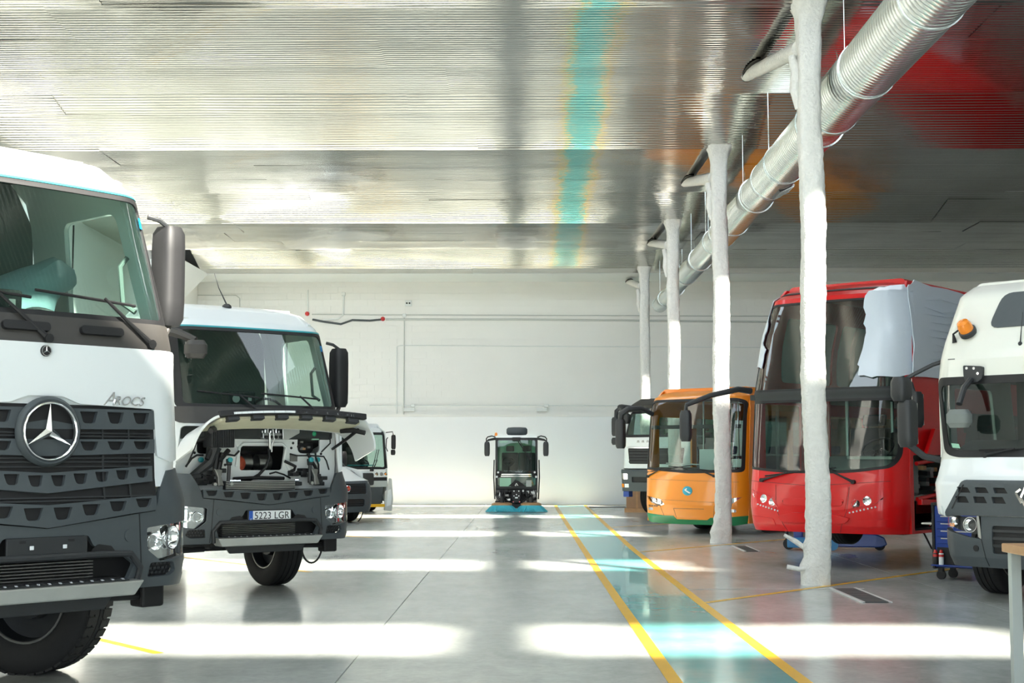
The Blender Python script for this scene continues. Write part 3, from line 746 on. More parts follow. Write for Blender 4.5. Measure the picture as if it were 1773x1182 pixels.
    # mirrors
    for s in (-1, 1):
        hm = mirror_box(t, (s * 1.23, .55, (zwb + zwt) / 2 - .05),   .19, .19, .72, 'mirror', 'black', 1, R(6 * s))
        MB().tube([(s * 1.04, .55, zwt - .08), (s * 1.12, .52, zwt - .10), (s * 1.23, .53, zwt - .16), (s * 1.23, .55, zwt - .22)], .019, 8).obj('mirror_arm', 'dark_plastic', hm)
        MB().tube([(s * 1.08, .52, zwb - .04), (s * 1.18, .52, zwb - .03), (s * 1.23, .54, zwb + .06)], .028, 8).obj('mirror_arm', 'brown_black', hm)
    fm = mirror_box(t, (-.93, -.02, zwt - .28), .24, .16, .20, 'front_mirror', 'brown_black', 1, R(-12))
    MB().tube([(-1.10, .44, zwt - .04), (-1.06, .15, zwt - .10), (-.93, .0, zwt - .18)], [.06, .055, .04], 8).obj('mirror_arm', 'brown_black', fm)
    # bumper
    zV = 1.05 + B; zl = .64 + B
    vl = lambda x: zV + .09 * min(1, abs(x) / .80)            # V line under the lowest slat row
    def bump_outline():
        xs = [-1.198, -1.195, -1.19, -.95, -.80]
        up = [(-1.196, 1.02 + B), (-1.188, 1.30 + B), (-1.10, 1.42 + B), (-.92, 1.405 + B), (-.84, 1.26 + B), (-.80, zV + .09)]
        rt = mirx(up)
        lo = [(1.17, .70 + B), (1.08, zl), (.70, zl), (.58, zl + .06), (-.58, zl + .06), (-.70, zl), (-1.08, zl), (-1.17, .70 + B)]
        return up + [(0, zV)] + rt + lo
    hlR = rnd([(.745, .885 + B), (.86, .80 + B), (1.02, .825 + B), (1.185, .83 + B), (1.185, 1.075 + B), (.735, 1.03 + B)], .02)
    fog = rnd([(1.08, .71 + B), (1.18, .72 + B), (1.18, .79 + B), (1.10, .79 + B)], .01)
    vent = rnd([(.755, .705 + B), (.93, .705 + B), (.985, .735 + B), (.96, .80 + B), (.77, .80 + B)], .02)
    intake = rnd([(-.60, .70 + B), (.60, .70 + B), (.64, .80 + B), (.55, .865 + B), (.33, .93 + B), (.29, 1.0 + B), (-.29, 1.0 + B), (-.33, .93 + B), (-.55, .865 + B), (-.64, .80 + B)], .02)
    hs = [hlR, mirx(hlR), fog, mirx(fog), vent, mirx(vent), intake]
    bu = panel('bumper', sk, bump_outline(), 'bumper_grey', t, hs, .015, .035, step=.12, zs=.09, bev=.006)
    # raised lip round the step opening, seams, tow covers
    lipo = rnd([(-.66, .66 + B), (.66, .66 + B), (.70, .80 + B), (.60, .885 + B), (-.60, .885 + B), (-.70, .80 + B)], .03)
    lipi = rnd([(-.60, .63 + B), (.60, .63 + B), (.64, .80 + B), (.56, .862 + B), (-.56, .862 + B), (-.64, .80 + B)], .03)
    lp = MB()
    pts = [(-.66, .65 + B), (-.68, .78 + B), (-.60, .868 + B), (-.40, .875 + B), (0, .872 + B), (.40, .875 + B), (.60, .868 + B), (.68, .78 + B), (.66, .65 + B)]
    lp.tube([sk.P(x, z, .03) for x, z in pts], .022, 8); lp.obj('opening_lip', 'dark_plastic', bu)
    for s in (-1, 1):
        panel('tow_cover', sk, circ(s * .60, .985 + B, .042, 18), 'bumper_grey', bu, (), .022, .01)
        panel('bumper_seam', sk, [(s * .705 - .004, zl + .01), (s * .705 + .004, zl + .01), (s * .672 + .004, zV + .075), (s * .672 - .004, zV + .075)], 'black', bu, (), .0165, .003)
        hsx = hlR if s > 0 else mirx(hlR)
        hb = panel('headlight', sk, hsx, 'reflector', t, (), -.055, .01)
        panel('headlight_lens', sk, hsx, 'lens', hb, (), .008, 0)
        for x, z, r_ in ((.835, .935, .062), (.985, .955, .082)):
            lamp_bowl(hb, tuple(sk.P(s * x, z + B, -.03)), r_, tuple((sk.P(s * x, z + B, .1) - sk.P(s * x, z + B, 0)).normalized()))
        panel('turn_signal', sk, [(s * 1.15, .99 + B), (s * 1.182, .98 + B), (s * 1.182, 1.06 + B), (s * 1.15, 1.06 + B)], 'red_lens', hb, (), -.01, .01)
        fo = panel('fog_lamp', sk, fog if s > 0 else mirx(fog), 'reflector', t, (), .005, .02)
        vo = panel('vent', sk, vent if s > 0 else mirx(vent), 'black', bu, (), -.03, .01)
        mb = MB()
        for k in range(6):
            for q in range(3):
                x = .775 + .033 * k + (.016 if q % 2 else 0); z = .715 + B + .03 * q
                drape(sk, [(s * x, z), (s * (x + .022), z + .006), (s * (x + .018), z + .022), (s * (x - .004), z + .016)], (), -.018, .01, mb=mb)
        mb.obj('vent_mesh', 'dark_plastic', vo, 0)
        # hanging side lamp bracket under the bumper corner
        MB().box(s * 1.0 - .09, s * 1.0 + .09, .32, .48, .47 + B, .63 + B).obj('under_bracket', 'black', t, 0, .02)
        MB().tube([(s * .62, .35, .56 + B), (s * .95, .38, .55 + B)], .03, 8).obj('under_bar', 'black', t)
    # lowest slat row that belongs to the bumper
    def slat_row(z0c, z1c, z0e, z1e, half, n, parent, off=.03, scoops=True, kink=.75, par_name='grille_slat', mname='bumper_grey', skip=0.0):
        zlo = lambda x: z0c + (z0e - z0c) * min(1, abs(x) / kink); zhi = lambda x: z1c + (z1e - z1c) * min(1, abs(x) / kink)
        N = 8
        lo = [(-half + 2 * half * i / N, zlo(-half + 2 * half * i / N)) for i in range(N + 1)]; hi = [(x, zhi(x)) for x, _ in lo][::-1]
        hs = []; wdt = 2 * half / n
        for k in range(n):
            cx = -half + wdt * (k + .5)
            if abs(cx) < skip: continue
            a = zlo(cx); b = zhi(cx); h = b - a
            hs.append(rnd([(cx - wdt * .22, a + h * .28), (cx + wdt * .20, a + h * .28), (cx + wdt * .31, a + h * .86), (cx - wdt * .34, a + h * .86)], [.02, .02, .005, .005]))
        o = panel(par_name, sk, lo + hi, mname, parent, hs, off, .045, step=.2, zs=.3, bev=.007)
        for h in hs: panel('scoop', sk, h, 'black', o, (), off - .04, .01)
        return o
    slat_row(zV + .005, 1.195 + B, zV + .095, 1.235 + B, .80, 8, t, .03)
    # plate or empty plate holder
    y = sk.y(0, .93 + B) - .03
    ph = MB().box(-.275, .275, y, y + .02, .868 + B, .998 + B).obj('plate_holder', 'dark_plastic', t, 0, .004)
    if plate:
        MB().box(-.262, .262, y - .006, y, .875 + B, .99 + B).obj('plate', 'plate_white', ph, 0, .002)
        MB().box(-.262, -.215, y - .0075, y - .004, .875 + B, .99 + B).obj('plate_band', 'blue_plate', ph, 0)
        text('plate_text', plate, .112, 'print_black', ph, Matrix.Translation((.024, y - .0075, .932 + B)) @ FRONT, .0012, space=1.04, sx=.93)
        text('plate_letter', 'E', .03, 'plate_white', ph, Matrix.Translation((-.239, y - .009, .895 + B)) @ FRONT, .001)
    else:
        for x in (-.11, .115): MB().box(x - .014, x + .014, y - .006, y, .925 + B, .95 + B).obj('holder_clip', 'plate_white', ph, 0, .004)
        for x, z in ((-.17, .975), (.16, .975), (-.18, .885), (.17, .885)): MB().box(x - .02, x + .02, y - .003, y, z - .008 + B, z + .008 + B).obj('holder_slot', 'black', ph, 0)
    for s in (-1, 1): panel('plate_side_vent', sk, rnd([(s * .31, .90 + B), (s * .50, .875 + B), (s * .46, .925 + B), (s * .36, .94 + B)], .01), 'black', bu, (), .02, .01)
    # radiator slats behind the lower opening
    rad = MB().box(-1.0, 1.0, .22, .26, .62 + B, 1.02 + B).obj('lower_radiator', 'black', t, 0)
    for k in range(7): MB().box(-.50, .42, .14, .22, .72 + B + k * .02, .728 + B + k * .02).obj('radiator_fin', 'rim', rad, 0)
    MB().box(-.56, .56, .03, .16, .705 + B, .72 + B).obj('intake_floor', 'black', rad, 0)
    # metal step
    yo = -.10
    st = MB().add([(-.60, yo + .02, .605 + B), (.60, yo + .02, .605 + B), (.66, yo + .0, .70 + B), (-.66, yo + .0, .70 + B), (-.66, .12, .705 + B), (.66, .12, .705 + B), (-.6, .12, .605 + B), (.6, .12, .605 + B)],
        [(0, 1, 2, 3), (3, 2, 5, 4), (6, 7, 1, 0), (4, 5, 7, 6), (0, 3, 4, 6), (1, 7, 5, 2)]).obj('step', 'alu', t, 0, .012)
    MB().box(-.56, .56, yo + .03, .10, .704 + B, .709 + B).obj('step_tread', 'dark_plastic', st, 0)
    sv = MB()
    for k in range(15):
        x = -.52 + k * .074
        for q in range(3): sv.box(x + q * .014, x + q * .014 + .012, yo + .035 + q * .03, yo + .05 + q * .03, .709 + B, .712 + B)
    sv.obj('step_studs', 'plate_white', st, 0)
    MB().prism([(-.52, .605 + B), (.50, .605 + B), (.44, .52 + B), (-.46, .52 + B)], .02, .06, 'y').obj('under_guard', 'dark_plastic', t, 0, .01)
    # hood
    hood_o = [(-1.125, 1.60 + B), (-1.0, 1.50 + B), (-.85, 1.50 + B)]
    if not opened:
        gz = [1.916, 1.778, 1.705, 1.612, 1.50, 1.365, 1.53, 1.42]
        top = zp + .005
        ho = rnd([(-1.13, top), (-1.135, 1.60), (-.95, 1.56), (-.83, 1.60), (-.81, 1.915), (-.24, 1.935), (-.12, 1.98), (.12, 1.98), (.24, 1.935), (.81, 1.915), (.83, 1.60), (.95, 1.56), (1.135, 1.60), (1.13, top)], .015, 2)
        panel('hood', sk, ho[::-1], 'white_paint', t, (), .022, .03, bev=.008)
        ba = panel('grille_back', sk, [(-.82, 1.20), (.82, 1.20), (.82, 1.93), (-.82, 1.93)], 'black', t, (), .003, .01)
        slat_row(1.770, 1.905, 1.778, 1.905, .80, 8, t, .035, skip=.2, mname='bumper_grey')
        slat_row(1.600, 1.705, 1.620, 1.712, .80, 8, t, .035, skip=.2)
        slat_row(1.365, 1.495, 1.430, 1.535, .78, 10, t, .032)
        for z in (1.725, 1.745, 1.53, 1.56, 1.585, 1.335, 1.315): panel('grille_bar', sk, [(-.78, z), (.78, z), (.78, z + .009), (-.78, z + .009)], 'dark_plastic', ba, (), .018, .012)
        for x in (-.6, -.4, .4, .6): panel('grille_post', sk, [(x, 1.22), (x + .012, 1.22), (x + .012, 1.9), (x, 1.9)], 'dark_plastic', ba, (), .02, .01)
        star(t, (0, sk.y(0, 1.76) - .035, 1.757), .188)
        p = sk.P(0, zp - .045, .024)
        bd = MB().lathe([(0, .036), (.01, .036), (.014, .028), (.014, 0)], tuple(p), (0, -1, 0), 20).obj('badge', 'black', t)
        MB().lathe([(.012, .033), (.017, .034), (.017, .029), (.012, .028)], tuple(p), (0, -1, 0), 20, True).obj('badge_ring', 'chrome', bd)
        mm = MB()
        for k in range(3):
            a = math.pi / 2 + k * 2 * math.pi / 3
            mm.tube([p + Vector((0, -.016, 0)), p + Vector((.03 * math.cos(a), -.016, .03 * math.sin(a)))], [.006, .001], 5)
        mm.obj('badge_star', 'chrome', bd)
        q = sk.P(.60, 1.955, .03)
        text('model_letter', 'A', .125, 'chrome', t, Matrix.Translation((.455, q.y + .0, 1.972)) @ FRONT, .004, .45)
        text('model_name', 'ROCS', .085, 'chrome', t, Matrix.Translation((.60, q.y + .0, 1.962)) @ Matrix.Rotation(R(6), 4, 'Z') @ FRONT, .004, .35, sx=1.12)
    else:
        engine_bay(t, sk, zp)
    # underbody: engine block in black to put shade underneath, chassis rails, axle, wheels
    MB().box(-.55, .55, .35, 2.0, .55 + B, 1.2 + B).obj('engine_block', 'black', t, 0, .03)
    for s in (-1, 1): MB().box(s * .43 - .04, s * .43 + .04, .6, 7.6, .80 + B, 1.08 + B).obj('chassis_rail', 'dark_plastic', t, 0)
    rw_ = .52 + B * .4
    yax = 1.55 if opened else 1.70
    MB().cyl((-.85, yax, rw_), (.85, yax, rw_), .07, 12).obj('front_axle', 'black', t)
    for s in (-1, 1):
        wheel(t, s * .88, yax, rw_, .33, steer, s, not opened)
        for yy in (5.2, 6.6): wheel(t, s * .92, yy, rw_, .56, 0, s, False)
        MB().prism([(.72, .90 + B), (.80, 1.10 + B), (1.2, 1.22 + B), (1.75, 1.22 + B), (2.05, 1.05 + B), (2.1, .8 + B), (2.05, .8 + B), (1.95, 1.0 + B), (1.72, 1.17 + B), (1.22, 1.17 + B), (.84, 1.07 + B), (.77, .90 + B)], min(s * .80, s * 1.16), max(s * .80, s * 1.16), 'x').obj('mudguard', 'dark_plastic', t, 0)
    for yy in (5.2, 6.6): MB().cyl((-.9, yy, rw_), (.9, yy, rw_), .09, 12).obj('rear_axle', 'black', t)
    if opened: MB().tube([(.66 + .14 * (1 - math.cos(k * math.pi / 12)), .42, .56 - .22 * math.sin(k * math.pi / 12)) for k in range(13)], .012, 6).obj('hanging_hose', 'black', t)
    if opened: panel('blue_tape', sk, rrect(.89, .93, zwt - .20, zwt - .13, .004), 'blue_tape', t, (), .01, .003)
    else: panel('blue_tape', sk, rrect(.895, .925, zwt - .20, zwt - .12, .004), 'blue_tape', t, (), .01, .003)
    return t

def engine_bay(t, sk, zp):
    X = lambda cx, y=.30: (cx - 1045) / 874 + .16 * y / .30
    Z = lambda cy: 1.05 + (972 - cy) / 950
    yf = .34
    def q(pts): return [(X(a), Z(b)) for a, b in pts]
    # white pressed bulkhead with recesses
    outer = [(-1.05, 1.22), (1.05, 1.22), (1.06, zp - .02), (-1.06, zp - .02)]
    h1 = rnd(q([(735, 600), (1205, 600), (1240, 335), (735, 335)]), .03)
    h2 = rnd(q([(665, 255), (935, 255), (935, 135), (665, 135)]), .06)
    h3 = rnd(q([(1385, 415), (1645, 415), (1645, 130), (1385, 130)]), .07)
    h4 = rnd(q([(265, 420), (420, 420), (420, 180), (265, 180)]), .05)
    low = rnd(q([(480, 720), (1330, 720), (1230, 630), (560, 630)]), .02)
    fb = panel('bulkhead', Flat(yf), outer, 'white_paint', t, [h1, h2, h3, h4], 0, .03, bev=.008)
    for h in (h2, h3, h4): panel('recess', Flat(yf + .16), h, 'black', fb, (), 0, .01)
    MB().box(-1.0, 1.0, yf + .5, yf + .55, .9, zp).obj('bay_rear', 'black', fb, 0)
    # pressed ridges on the bulkhead
    rg = MB(); rg.tube([(X(a), yf - .01, Z(b)) for a, b in ((690, 560), (720, 350), (760, 310), (1200, 310), (1250, 350), (1225, 480), (1290, 600))], .02, 8); rg.obj('ridge', 'white_paint', fb)
    rg = MB(); rg.tube([(X(a), yf - .015, Z(b)) for a, b in ((690, 545), (715, 370), (735, 330))], .012, 8); rg.obj('chrome_pipe', 'steel', fb)
    # pleated air box
    ab = MB().box(X(325), X(580), yf - .22, yf, Z(355), Z(135)).obj('air_box', 'dark_plastic', t, 0, .012)
    for k in range(13): MB().box(X(330 + k * 19), X(338 + k * 19), yf - .235, yf - .215, Z(350), Z(140)).obj('pleat', 'dark_plastic', ab, 0)
    dct = MB(); dct.tube([(X(400), yf - .12, Z(350)), (X(350), yf - .12, Z(520)), (X(230), yf - .05, Z(640)), (X(170), yf, Z(700))], [.09, .06, .05, .04], 8); dct.obj('air_hose', 'dark_plastic', t)
    for a, b in (((420, 400), (380, 640)), ((470, 410), (420, 620)), ((540, 380), (430, 500)), ((350, 380), (300, 480))):
        MB().tube([(X(a[0]), yf - .16, Z(a[1])), (X(b[0]), yf - .18, Z(b[1]))], .028, 7).obj('bracket_rib', 'black', t)
    # hood hinges: struts and forged arms
    for x0, x1 in ((400, 430), (1470, 1500)):
        MB().prism([(X(x0 - 45), Z(580)), (X(x0 + 45), Z(590)), (X(x1 + 5), Z(660)), (X(x1 + 35), Z(760)), (X(x1 - 30), Z(765)), (X(x0 - 5), Z(670))], .10, .16, 'y').obj('hinge_arm', 'rim', t, 0, .01)
    for x in (515, 1420):
        s_ = MB(); s_.tube([(X(x), .12, Z(740)), (X(x + 5), .12, Z(540))], .022, 8); s_.tube([(X(x + 5), .12, Z(540)), (X(x + 10), .14, Z(480))], .034, 8); so = s_.obj('gas_spring', 'dark_plastic', t)
        MB().lathe([(0, .028), (.03, .028), (.035, 0)], (X(x), .10, Z(485)), (0, -1, 0), 12).obj('cap', 'teal', so)
    for x, z in ((300, 485), (1610, 485)): MB().lathe([(0, .03), (.03, .03), (.035, 0)], (X(x), yf - .01, Z(z)), (0, -1, 0), 12).obj('grommet', 'teal', t)
    # inside the main opening: fan bell and silencers
    fn = MB().lathe([(0, .085), (.04, .09), (.06, .07), (.03, .05), (.03, 0)], (X(775) + .03, yf + .22, Z(530)), (.2, -1, 0), 24).obj('copper_flange', 'copper', t)
    for a, b in ((820, 945), (1040, 1165)):
        MB().lathe([(0, .09), (0, .10), (.16, .10), (.16, .085)], (X(a) + .03, yf + .34, Z(515)), (1, 0, 0), 24).obj('silencer', 'steel', t, 40)
    # valve block with fittings
    vb = MB().box(X(945), X(1160), yf - .09, yf - .01, Z(255), Z(190)).obj('valve_block', 'steel', t, 0, .01)
    for k in range(7):
        x = X(955 + k * 31); MB().cyl((x, yf - .05, Z(190)), (x, yf - .05, Z(165 - 12 * (k % 3))), .013, 8).obj('fitting', 'chrome' if k % 2 else 'steel', vb)
    for k in range(4): MB().cyl((X(975 + k * 55), yf - .12, Z(235)), (X(975 + k * 55), yf - .08, Z(235)), .018, 8).obj('port', 'black', vb)
    MB().tube([(X(1015), yf - .1, Z(190)), (X(1015), yf - .11, Z(350)), (X(1030), yf - .1, Z(370))], .016, 8).obj('brake_pipe', 'alu', vb)
    MB().tube([(X(1060), yf - .08, Z(150)), (X(1075), yf - .09, Z(260)), (X(1045), yf - .09, Z(320)), (X(1045), yf - .09, Z(400))], .010, 8).obj('brake_pipe', 'alu', vb)
    MB().prism([(X(1180), Z(260)), (X(1240), Z(265)), (X(1375), Z(190)), (X(1375), Z(125)), (X(1175), Z(125))], yf - .07, yf - .05, 'y').obj('bracket_plate', 'alu', t, 0, .008)
    MB().box(X(1290), X(1375), yf - .02, yf - .012, Z(505), Z(430)).obj('type_plate', 'rim', t, 0)
    # right recess contents
    rs = MB().sphere((X(1560), yf - .02, Z(195)), .036, 12).obj('green_cap', 'bright_green', t)
    MB().prism([(X(1520), Z(240)), (X(1545), Z(265)), (X(1630), Z(265)), (X(1620), Z(225)), (X(1540), Z(205))], yf - .03, yf + .05, 'y').obj('reservoir', 'mint', t, 0, .012)
    random.seed(4)
    for k in range(9):
        x = X(1440 + random.uniform(-30, 120)); z = Z(random.uniform(180, 380)); MB().box(x - .02, x + .02, yf + .02, yf + .06, z - .012, z + .012).obj('connector', random.choice(['wood', 'steel', 'rim', 'black']), t, 0)
    # hoses and cables
    def hose(pts, r, m='black', y=yf - .05): MB().tube([(X(a), y - .03 * math.sin(i * 1.3), Z(b)) for i, (a, b) in enumerate(pts)], r, 7).obj('hose', m, t)
    hose([(1025, 360), (1025, 460), (1000, 560), (930, 650), (830, 705), (700, 712), (640, 705)], .018)
    hose([(1480, 415), (1510, 500), (1560, 560), (1600, 620), (1625, 700)], .020)
    hose([(1570, 410), (1560, 460), (1600, 540), (1620, 640)], .012)
    hose([(1210, 500), (1260, 530), (1330, 560), (1335, 600), (1270, 625)], .018)
    hose([(700, 390), (640, 440), (580, 430), (540, 430)], .012)
    hose([(130, 560), (180, 470), (240, 435), (320, 435)], .012)
    hose([(260, 230), (190, 410), (130, 560)], .009)
    hose([(1270, 420), (1340, 440), (1500, 440), (1680, 450), (1715, 500), (1730, 600)], .009)
    hose([(1640, 400), (1730, 300), (1735, 200)], .009)
    hose([(1040, 640), (1100, 620), (1200, 650), (1290, 690)], .010)
    hose([(640, 690), (900, 680), (1200, 690)], .020)
    for k in range(14):
        a = random.uniform(150, 560); b = random.uniform(600, 730); x = X(a); z = Z(b)
        MB().box(x - .05, x + .05, yf - .12, yf, z - .025, z + .025).xf(Matrix.Translation((0, 0, 0))).obj('dark_fitting', random.choice(['black', 'dark_plastic', 'black']), t, 0, .008)
    for k in range(12):
        a = random.uniform(1300, 1640); b = random.uniform(600, 760); x = X(a); z = Z(b)
        MB().box(x - .04, x + .04, yf - .14, yf, z - .022, z + .022).obj('dark_fitting', random.choice(['black', 'dark_plastic']), t, 0, .008)
    for x, z in ((635, 290), (1330, 300), (570, 540), (1310, 355), (1660, 420), (240, 410), (1390, 340)):
        MB().lathe([(0, .016), (.004, .016), (.004, 0)], (X(x), yf - .001, Z(z)), (0, -1, 0), 10).obj('bolt_hole', 'black', fb)
    # bay floor and cooler
    MB().box(-1.0, 1.0, .12, yf + .5, 1.10, 1.22).obj('bay_floor', 'black', t, 0)
    ck = MB().box(X(520, .2), X(1290, .2), .10, .16, Z(840), Z(712)).obj('cooler', 'dark_plastic', t, 0)
    for k in range(6): MB().box(X(525, .2), X(1285, .2), .085, .10, Z(812 - k * 18), Z(804 - k * 18)).obj('cooler_fin', 'steel', ck, 0)
    for s, a, b in ((0, 515, 630), (1, 1235, 1275)): MB().cyl((X(a), .09, Z(710)), (X(b), .09, Z(710)), .014, 8).obj('coupling', 'chrome', ck)
    for x in (340, 515, 1410): MB().lathe([(0, .02), (.05, .02), (.05, 0)], (X(x), .08, Z(742)), (0, -1, 0), 10).obj('hinge_bolt', 'steel', t)
    # raised hood: bent panel swung up about its upper edge
    ang = R(-98)
    piv = Vector((0, .05, zp - .01))
    Mx = Matrix.Translation(piv) @ Matrix.Rotation(ang, 4, 'X') @ Matrix.Translation(-piv)
    zb = zp - .68
    ho = rnd([(-1.132, zb + .20), (-.80, zb), (.80, zb), (1.132, zb + .20), (1.128, zp - .01), (-1.128, zp - .01)], [.05, .05, .05, .05, .01, .01])
    hp = drape(sk, ho, (), .02, .025).xf(Mx).obj('hood', 'white_paint', t, 35)
    drape(sk, rnd([(-.88, zb + .08), (.88, zb + .08), (.92, zp - .16), (-.92, zp - .16)], .05), (), -.012, .03).xf(Mx).obj('hood_lining', 'cream_foam', hp, 35)
    drape(sk, rnd([(-.92, zb + .0), (.92, zb + .0), (.90, zb + .055), (-.90, zb + .055)], .02), (), .045, .06).xf(Mx).obj('hood_edge', 'black', hp, 35)
    for k in range(6):
        x = -.75 + k * .3; drape(sk, rrect(x - .07, x + .07, zb + .02, zb + .10, .01), (), -.01, .05).xf(Mx).obj('hood_catch', 'dark_plastic', hp, 35)
    for s in (-1, 1):
        MB().tube([Mx @ sk.P(s * .95, zb + .22, -.06), Mx @ sk.P(s * .95, zb + .45, -.12), (s * 1.0, .30, zp - .28)], [.02, .02, .016], 7).obj('hood_strut', 'black', hp)
        MB().tube([Mx @ sk.P(s * 1.02, zb + .15, -.08), Mx @ sk.P(s * .9, zb + .25, -.08), Mx @ sk.P(s * .80, zb + .40, -.06)], .028, 7).obj('hood_bracket', 'black', hp)

tA = big_truck((-3.0, 8.9, 0), R(48), 'white truck cab with dark grille and large round chrome star, nearest on the left', 'white heavy trucks on the left', .10, 2.50, 3.39, 3.76, False, R(28), None)
tB = big_truck((-2.93, 16.2, 0), R(38), 'white truck with raised hood, open engine bay and plate 5223 LGR', 'white heavy trucks on the left', 0, 2.16, 3.06, 3.42, True, R(2), '5223 LGR')

# ------------------------------------------------------------------ cheap shell for the far side of a long vehicle
def long_body(t, w, zlo, zhi, y0, y1, m, wins=True, zw=(1.3, 2.4), name='body_side', pane=1.4, glassm='glass_dark'):
    for s in (-1, 1):
        hs = []
        if wins:
            y = y0 + .35
            while y + pane < y1 - .2: hs.append(rrect(y, y + pane - .12, zw[0], zw[1], .06, 2)); y += pane
        body_side(name, t, [(0, w), (zhi, w)], s, [(y0, zlo), (y1, zlo), (y1, zhi), (y0, zhi)], hs, m, glassm)
def roof_box(t, w, y0, y1, z, m, name='roof', h=.12):
    pr = rnd([(-w, z - h), (w, z - h), (w * .93, z), (-w * .93, z)], [0, 0, .1, .1]); return MB().prism(pr, y0, y1, 'y').obj(name, m, t, 30)

# ------------------------------------------------------------------ delivery van
def van(loc, rz):
    t = empty('van', loc, rz); tag(t, 'white delivery van with black bumper and round badge, behind the raised-hood truck', 'van')
    fy = [(.2, .06), (.45, 0), (.70, 0), (.90, .05), (1.0, .12), (1.12, .45), (1.30, .85), (1.36, .95), (2.0, 1.62), (2.2, 1.80), (2.35, 2.0), (2.42, 2.4)]
    wt = [(.2, .96), (.5, 1.0), (1.3, .99), (2.0, .90), (2.3, .83), (2.42, .72)]
    sk = Skin(fy, wt, .30, .50, .10); e = lambda z: sk.w(z) * .9985
    zz = [1.0, 1.12, 1.3, 1.36, 1.6, 2.0, 2.2, 2.35, 2.42]
    ws = rnd([(-.80, 1.42), (.80, 1.42), (.74, 2.10), (-.74, 2.10)], .06)
    panel('body', sk, [(e(z), z) for z in zz] + [(-e(z), z) for z in zz[::-1]], 'white_paint', t, [ws], 0, .03)
    g = panel('windshield', sk, ws, 'glass_dark', t, (), -.005, 0)
    panel('cowl', sk, [(-.84, 1.35), (.84, 1.35), (.82, 1.43), (-.82, 1.43)], 'dark_plastic', t, (), .01, .02)
    grl = rnd([(-.62, .70), (.62, .70), (.66, .94), (-.66, .94)], .04)
    hl = rnd([(.72, .92), (.93, 1.0), (.97, 1.25), (.90, 1.28), (.76, 1.08)], .03)
    up = [(-.995, .55), (-.985, .98), (-.72, 1.0)]
    bo = up + [(0, .99)] + mirx(up) + [(.96, .30), (.80, .27), (-.80, .27), (-.96, .30)]
    lowg = rrect(-.55, .55, .40, .58, .04)
    b = panel('bumper', sk, bo, 'bumper_grey', t, [grl, lowg], .02, .04, bev=.008)
    for h in (grl, lowg): panel('grille_back', sk, h, 'black', b, (), -.01, .01)
    for k in range(5): panel('grille_bar', sk, [(-.60, .735 + k * .042), (.60, .735 + k * .042), (.60, .748 + k * .042), (-.60, .748 + k * .042)], 'dark_plastic', b, (), .008, .01)
    for k in range(3): panel('grille_bar', sk, [(-.5, .44 + k * .045), (.5, .44 + k * .045), (.5, .455 + k * .045), (-.5, .455 + k * .045)], 'dark_plastic', b, (), .008, .01)
    p = sk.P(0, .83, .02)
    bd = MB().lathe([(0, .085), (.02, .085), (.03, .07), (.025, .06), (.025, 0)], tuple(p), (0, -1, 0), 24).obj('badge', 'chrome', t, 45)
    MB().lathe([(.02, .06), (.032, .058), (.034, 0)], tuple(p), (0, -1, 0), 20).obj('badge_face', 'red_lens', bd)
    for k in range(4): MB().box(p.x - .036 + k * .02, p.x - .028 + k * .02, p.y - .039, p.y - .033, p.z - .03, p.z + .03).obj('badge_bar', 'chrome', bd, 0)
    for s in (-1, 1):
        h = hl if s > 0 else mirx(hl)
        ho = panel('headlight', sk, h, 'reflector', t, (), .012, .02); panel('headlight_lens', sk, h, 'lens', ho, (), .02, 0)
        ys = sk.P(e(1.36), 1.36).y
        body_side('body_side', t, wt, s, [(.55, .42), (5.2, .42), (5.2, 2.42), (2.4, 2.42), (2.1, 2.2), (1.5, 1.40), (.60, 1.25)], [rnd([(1.75, 1.45), (2.6, 1.45), (2.6, 2.1), (2.25, 2.1)], .05)], 'white_paint', 'glass_dark')
        m = mirror_box(t, (s * 1.10, 1.45, 1.55), .16, .12, .36, 'mirror', 'black'); MB().tube([(s * .95, 1.5, 1.42), (s * 1.08, 1.46, 1.40)], .03, 7).obj('mirror_arm', 'black', m)
        wheel(t, s * .86, .98, .345, .22, 0, s, False); wheel(t, s * .86, 4.3, .345, .22, 0, s, False)
        MB().lathe([(-.02, .42), (.0, .44), (.02, .42)], (s * .99, .98, .36), (1, 0, 0), 32).obj('arch_trim', 'dark_plastic', t)
    roof_box(t, .80, 2.38, 5.2, 2.5, 'white_paint'); MB().box(-.95, .95, 5.16, 5.2, .4, 2.45).obj('rear_doors', 'white_paint', t, 0)
    MB().box(-.9, .9, .5, 5.1, .28, .46).obj('underbody', 'black', t, 0)
    MB().box(-.85, .85, 1.15, 1.6, 1.05, 1.42).obj('dashboard', 'dark_interior', t, 0, .03); MB().box(-.85, .85, 2.7, 2.75, .5, 2.4).obj('partition', 'dark_interior', t, 0)
    seat(t, .4, 2.0, .8); seat(t, -.4, 2.0, .8)
    wiper(t, sk, (.1, 1.39), (-.2, 1.46), (-.6, 1.48)); return t
van((-4.27, 34.07, 0), R(48))

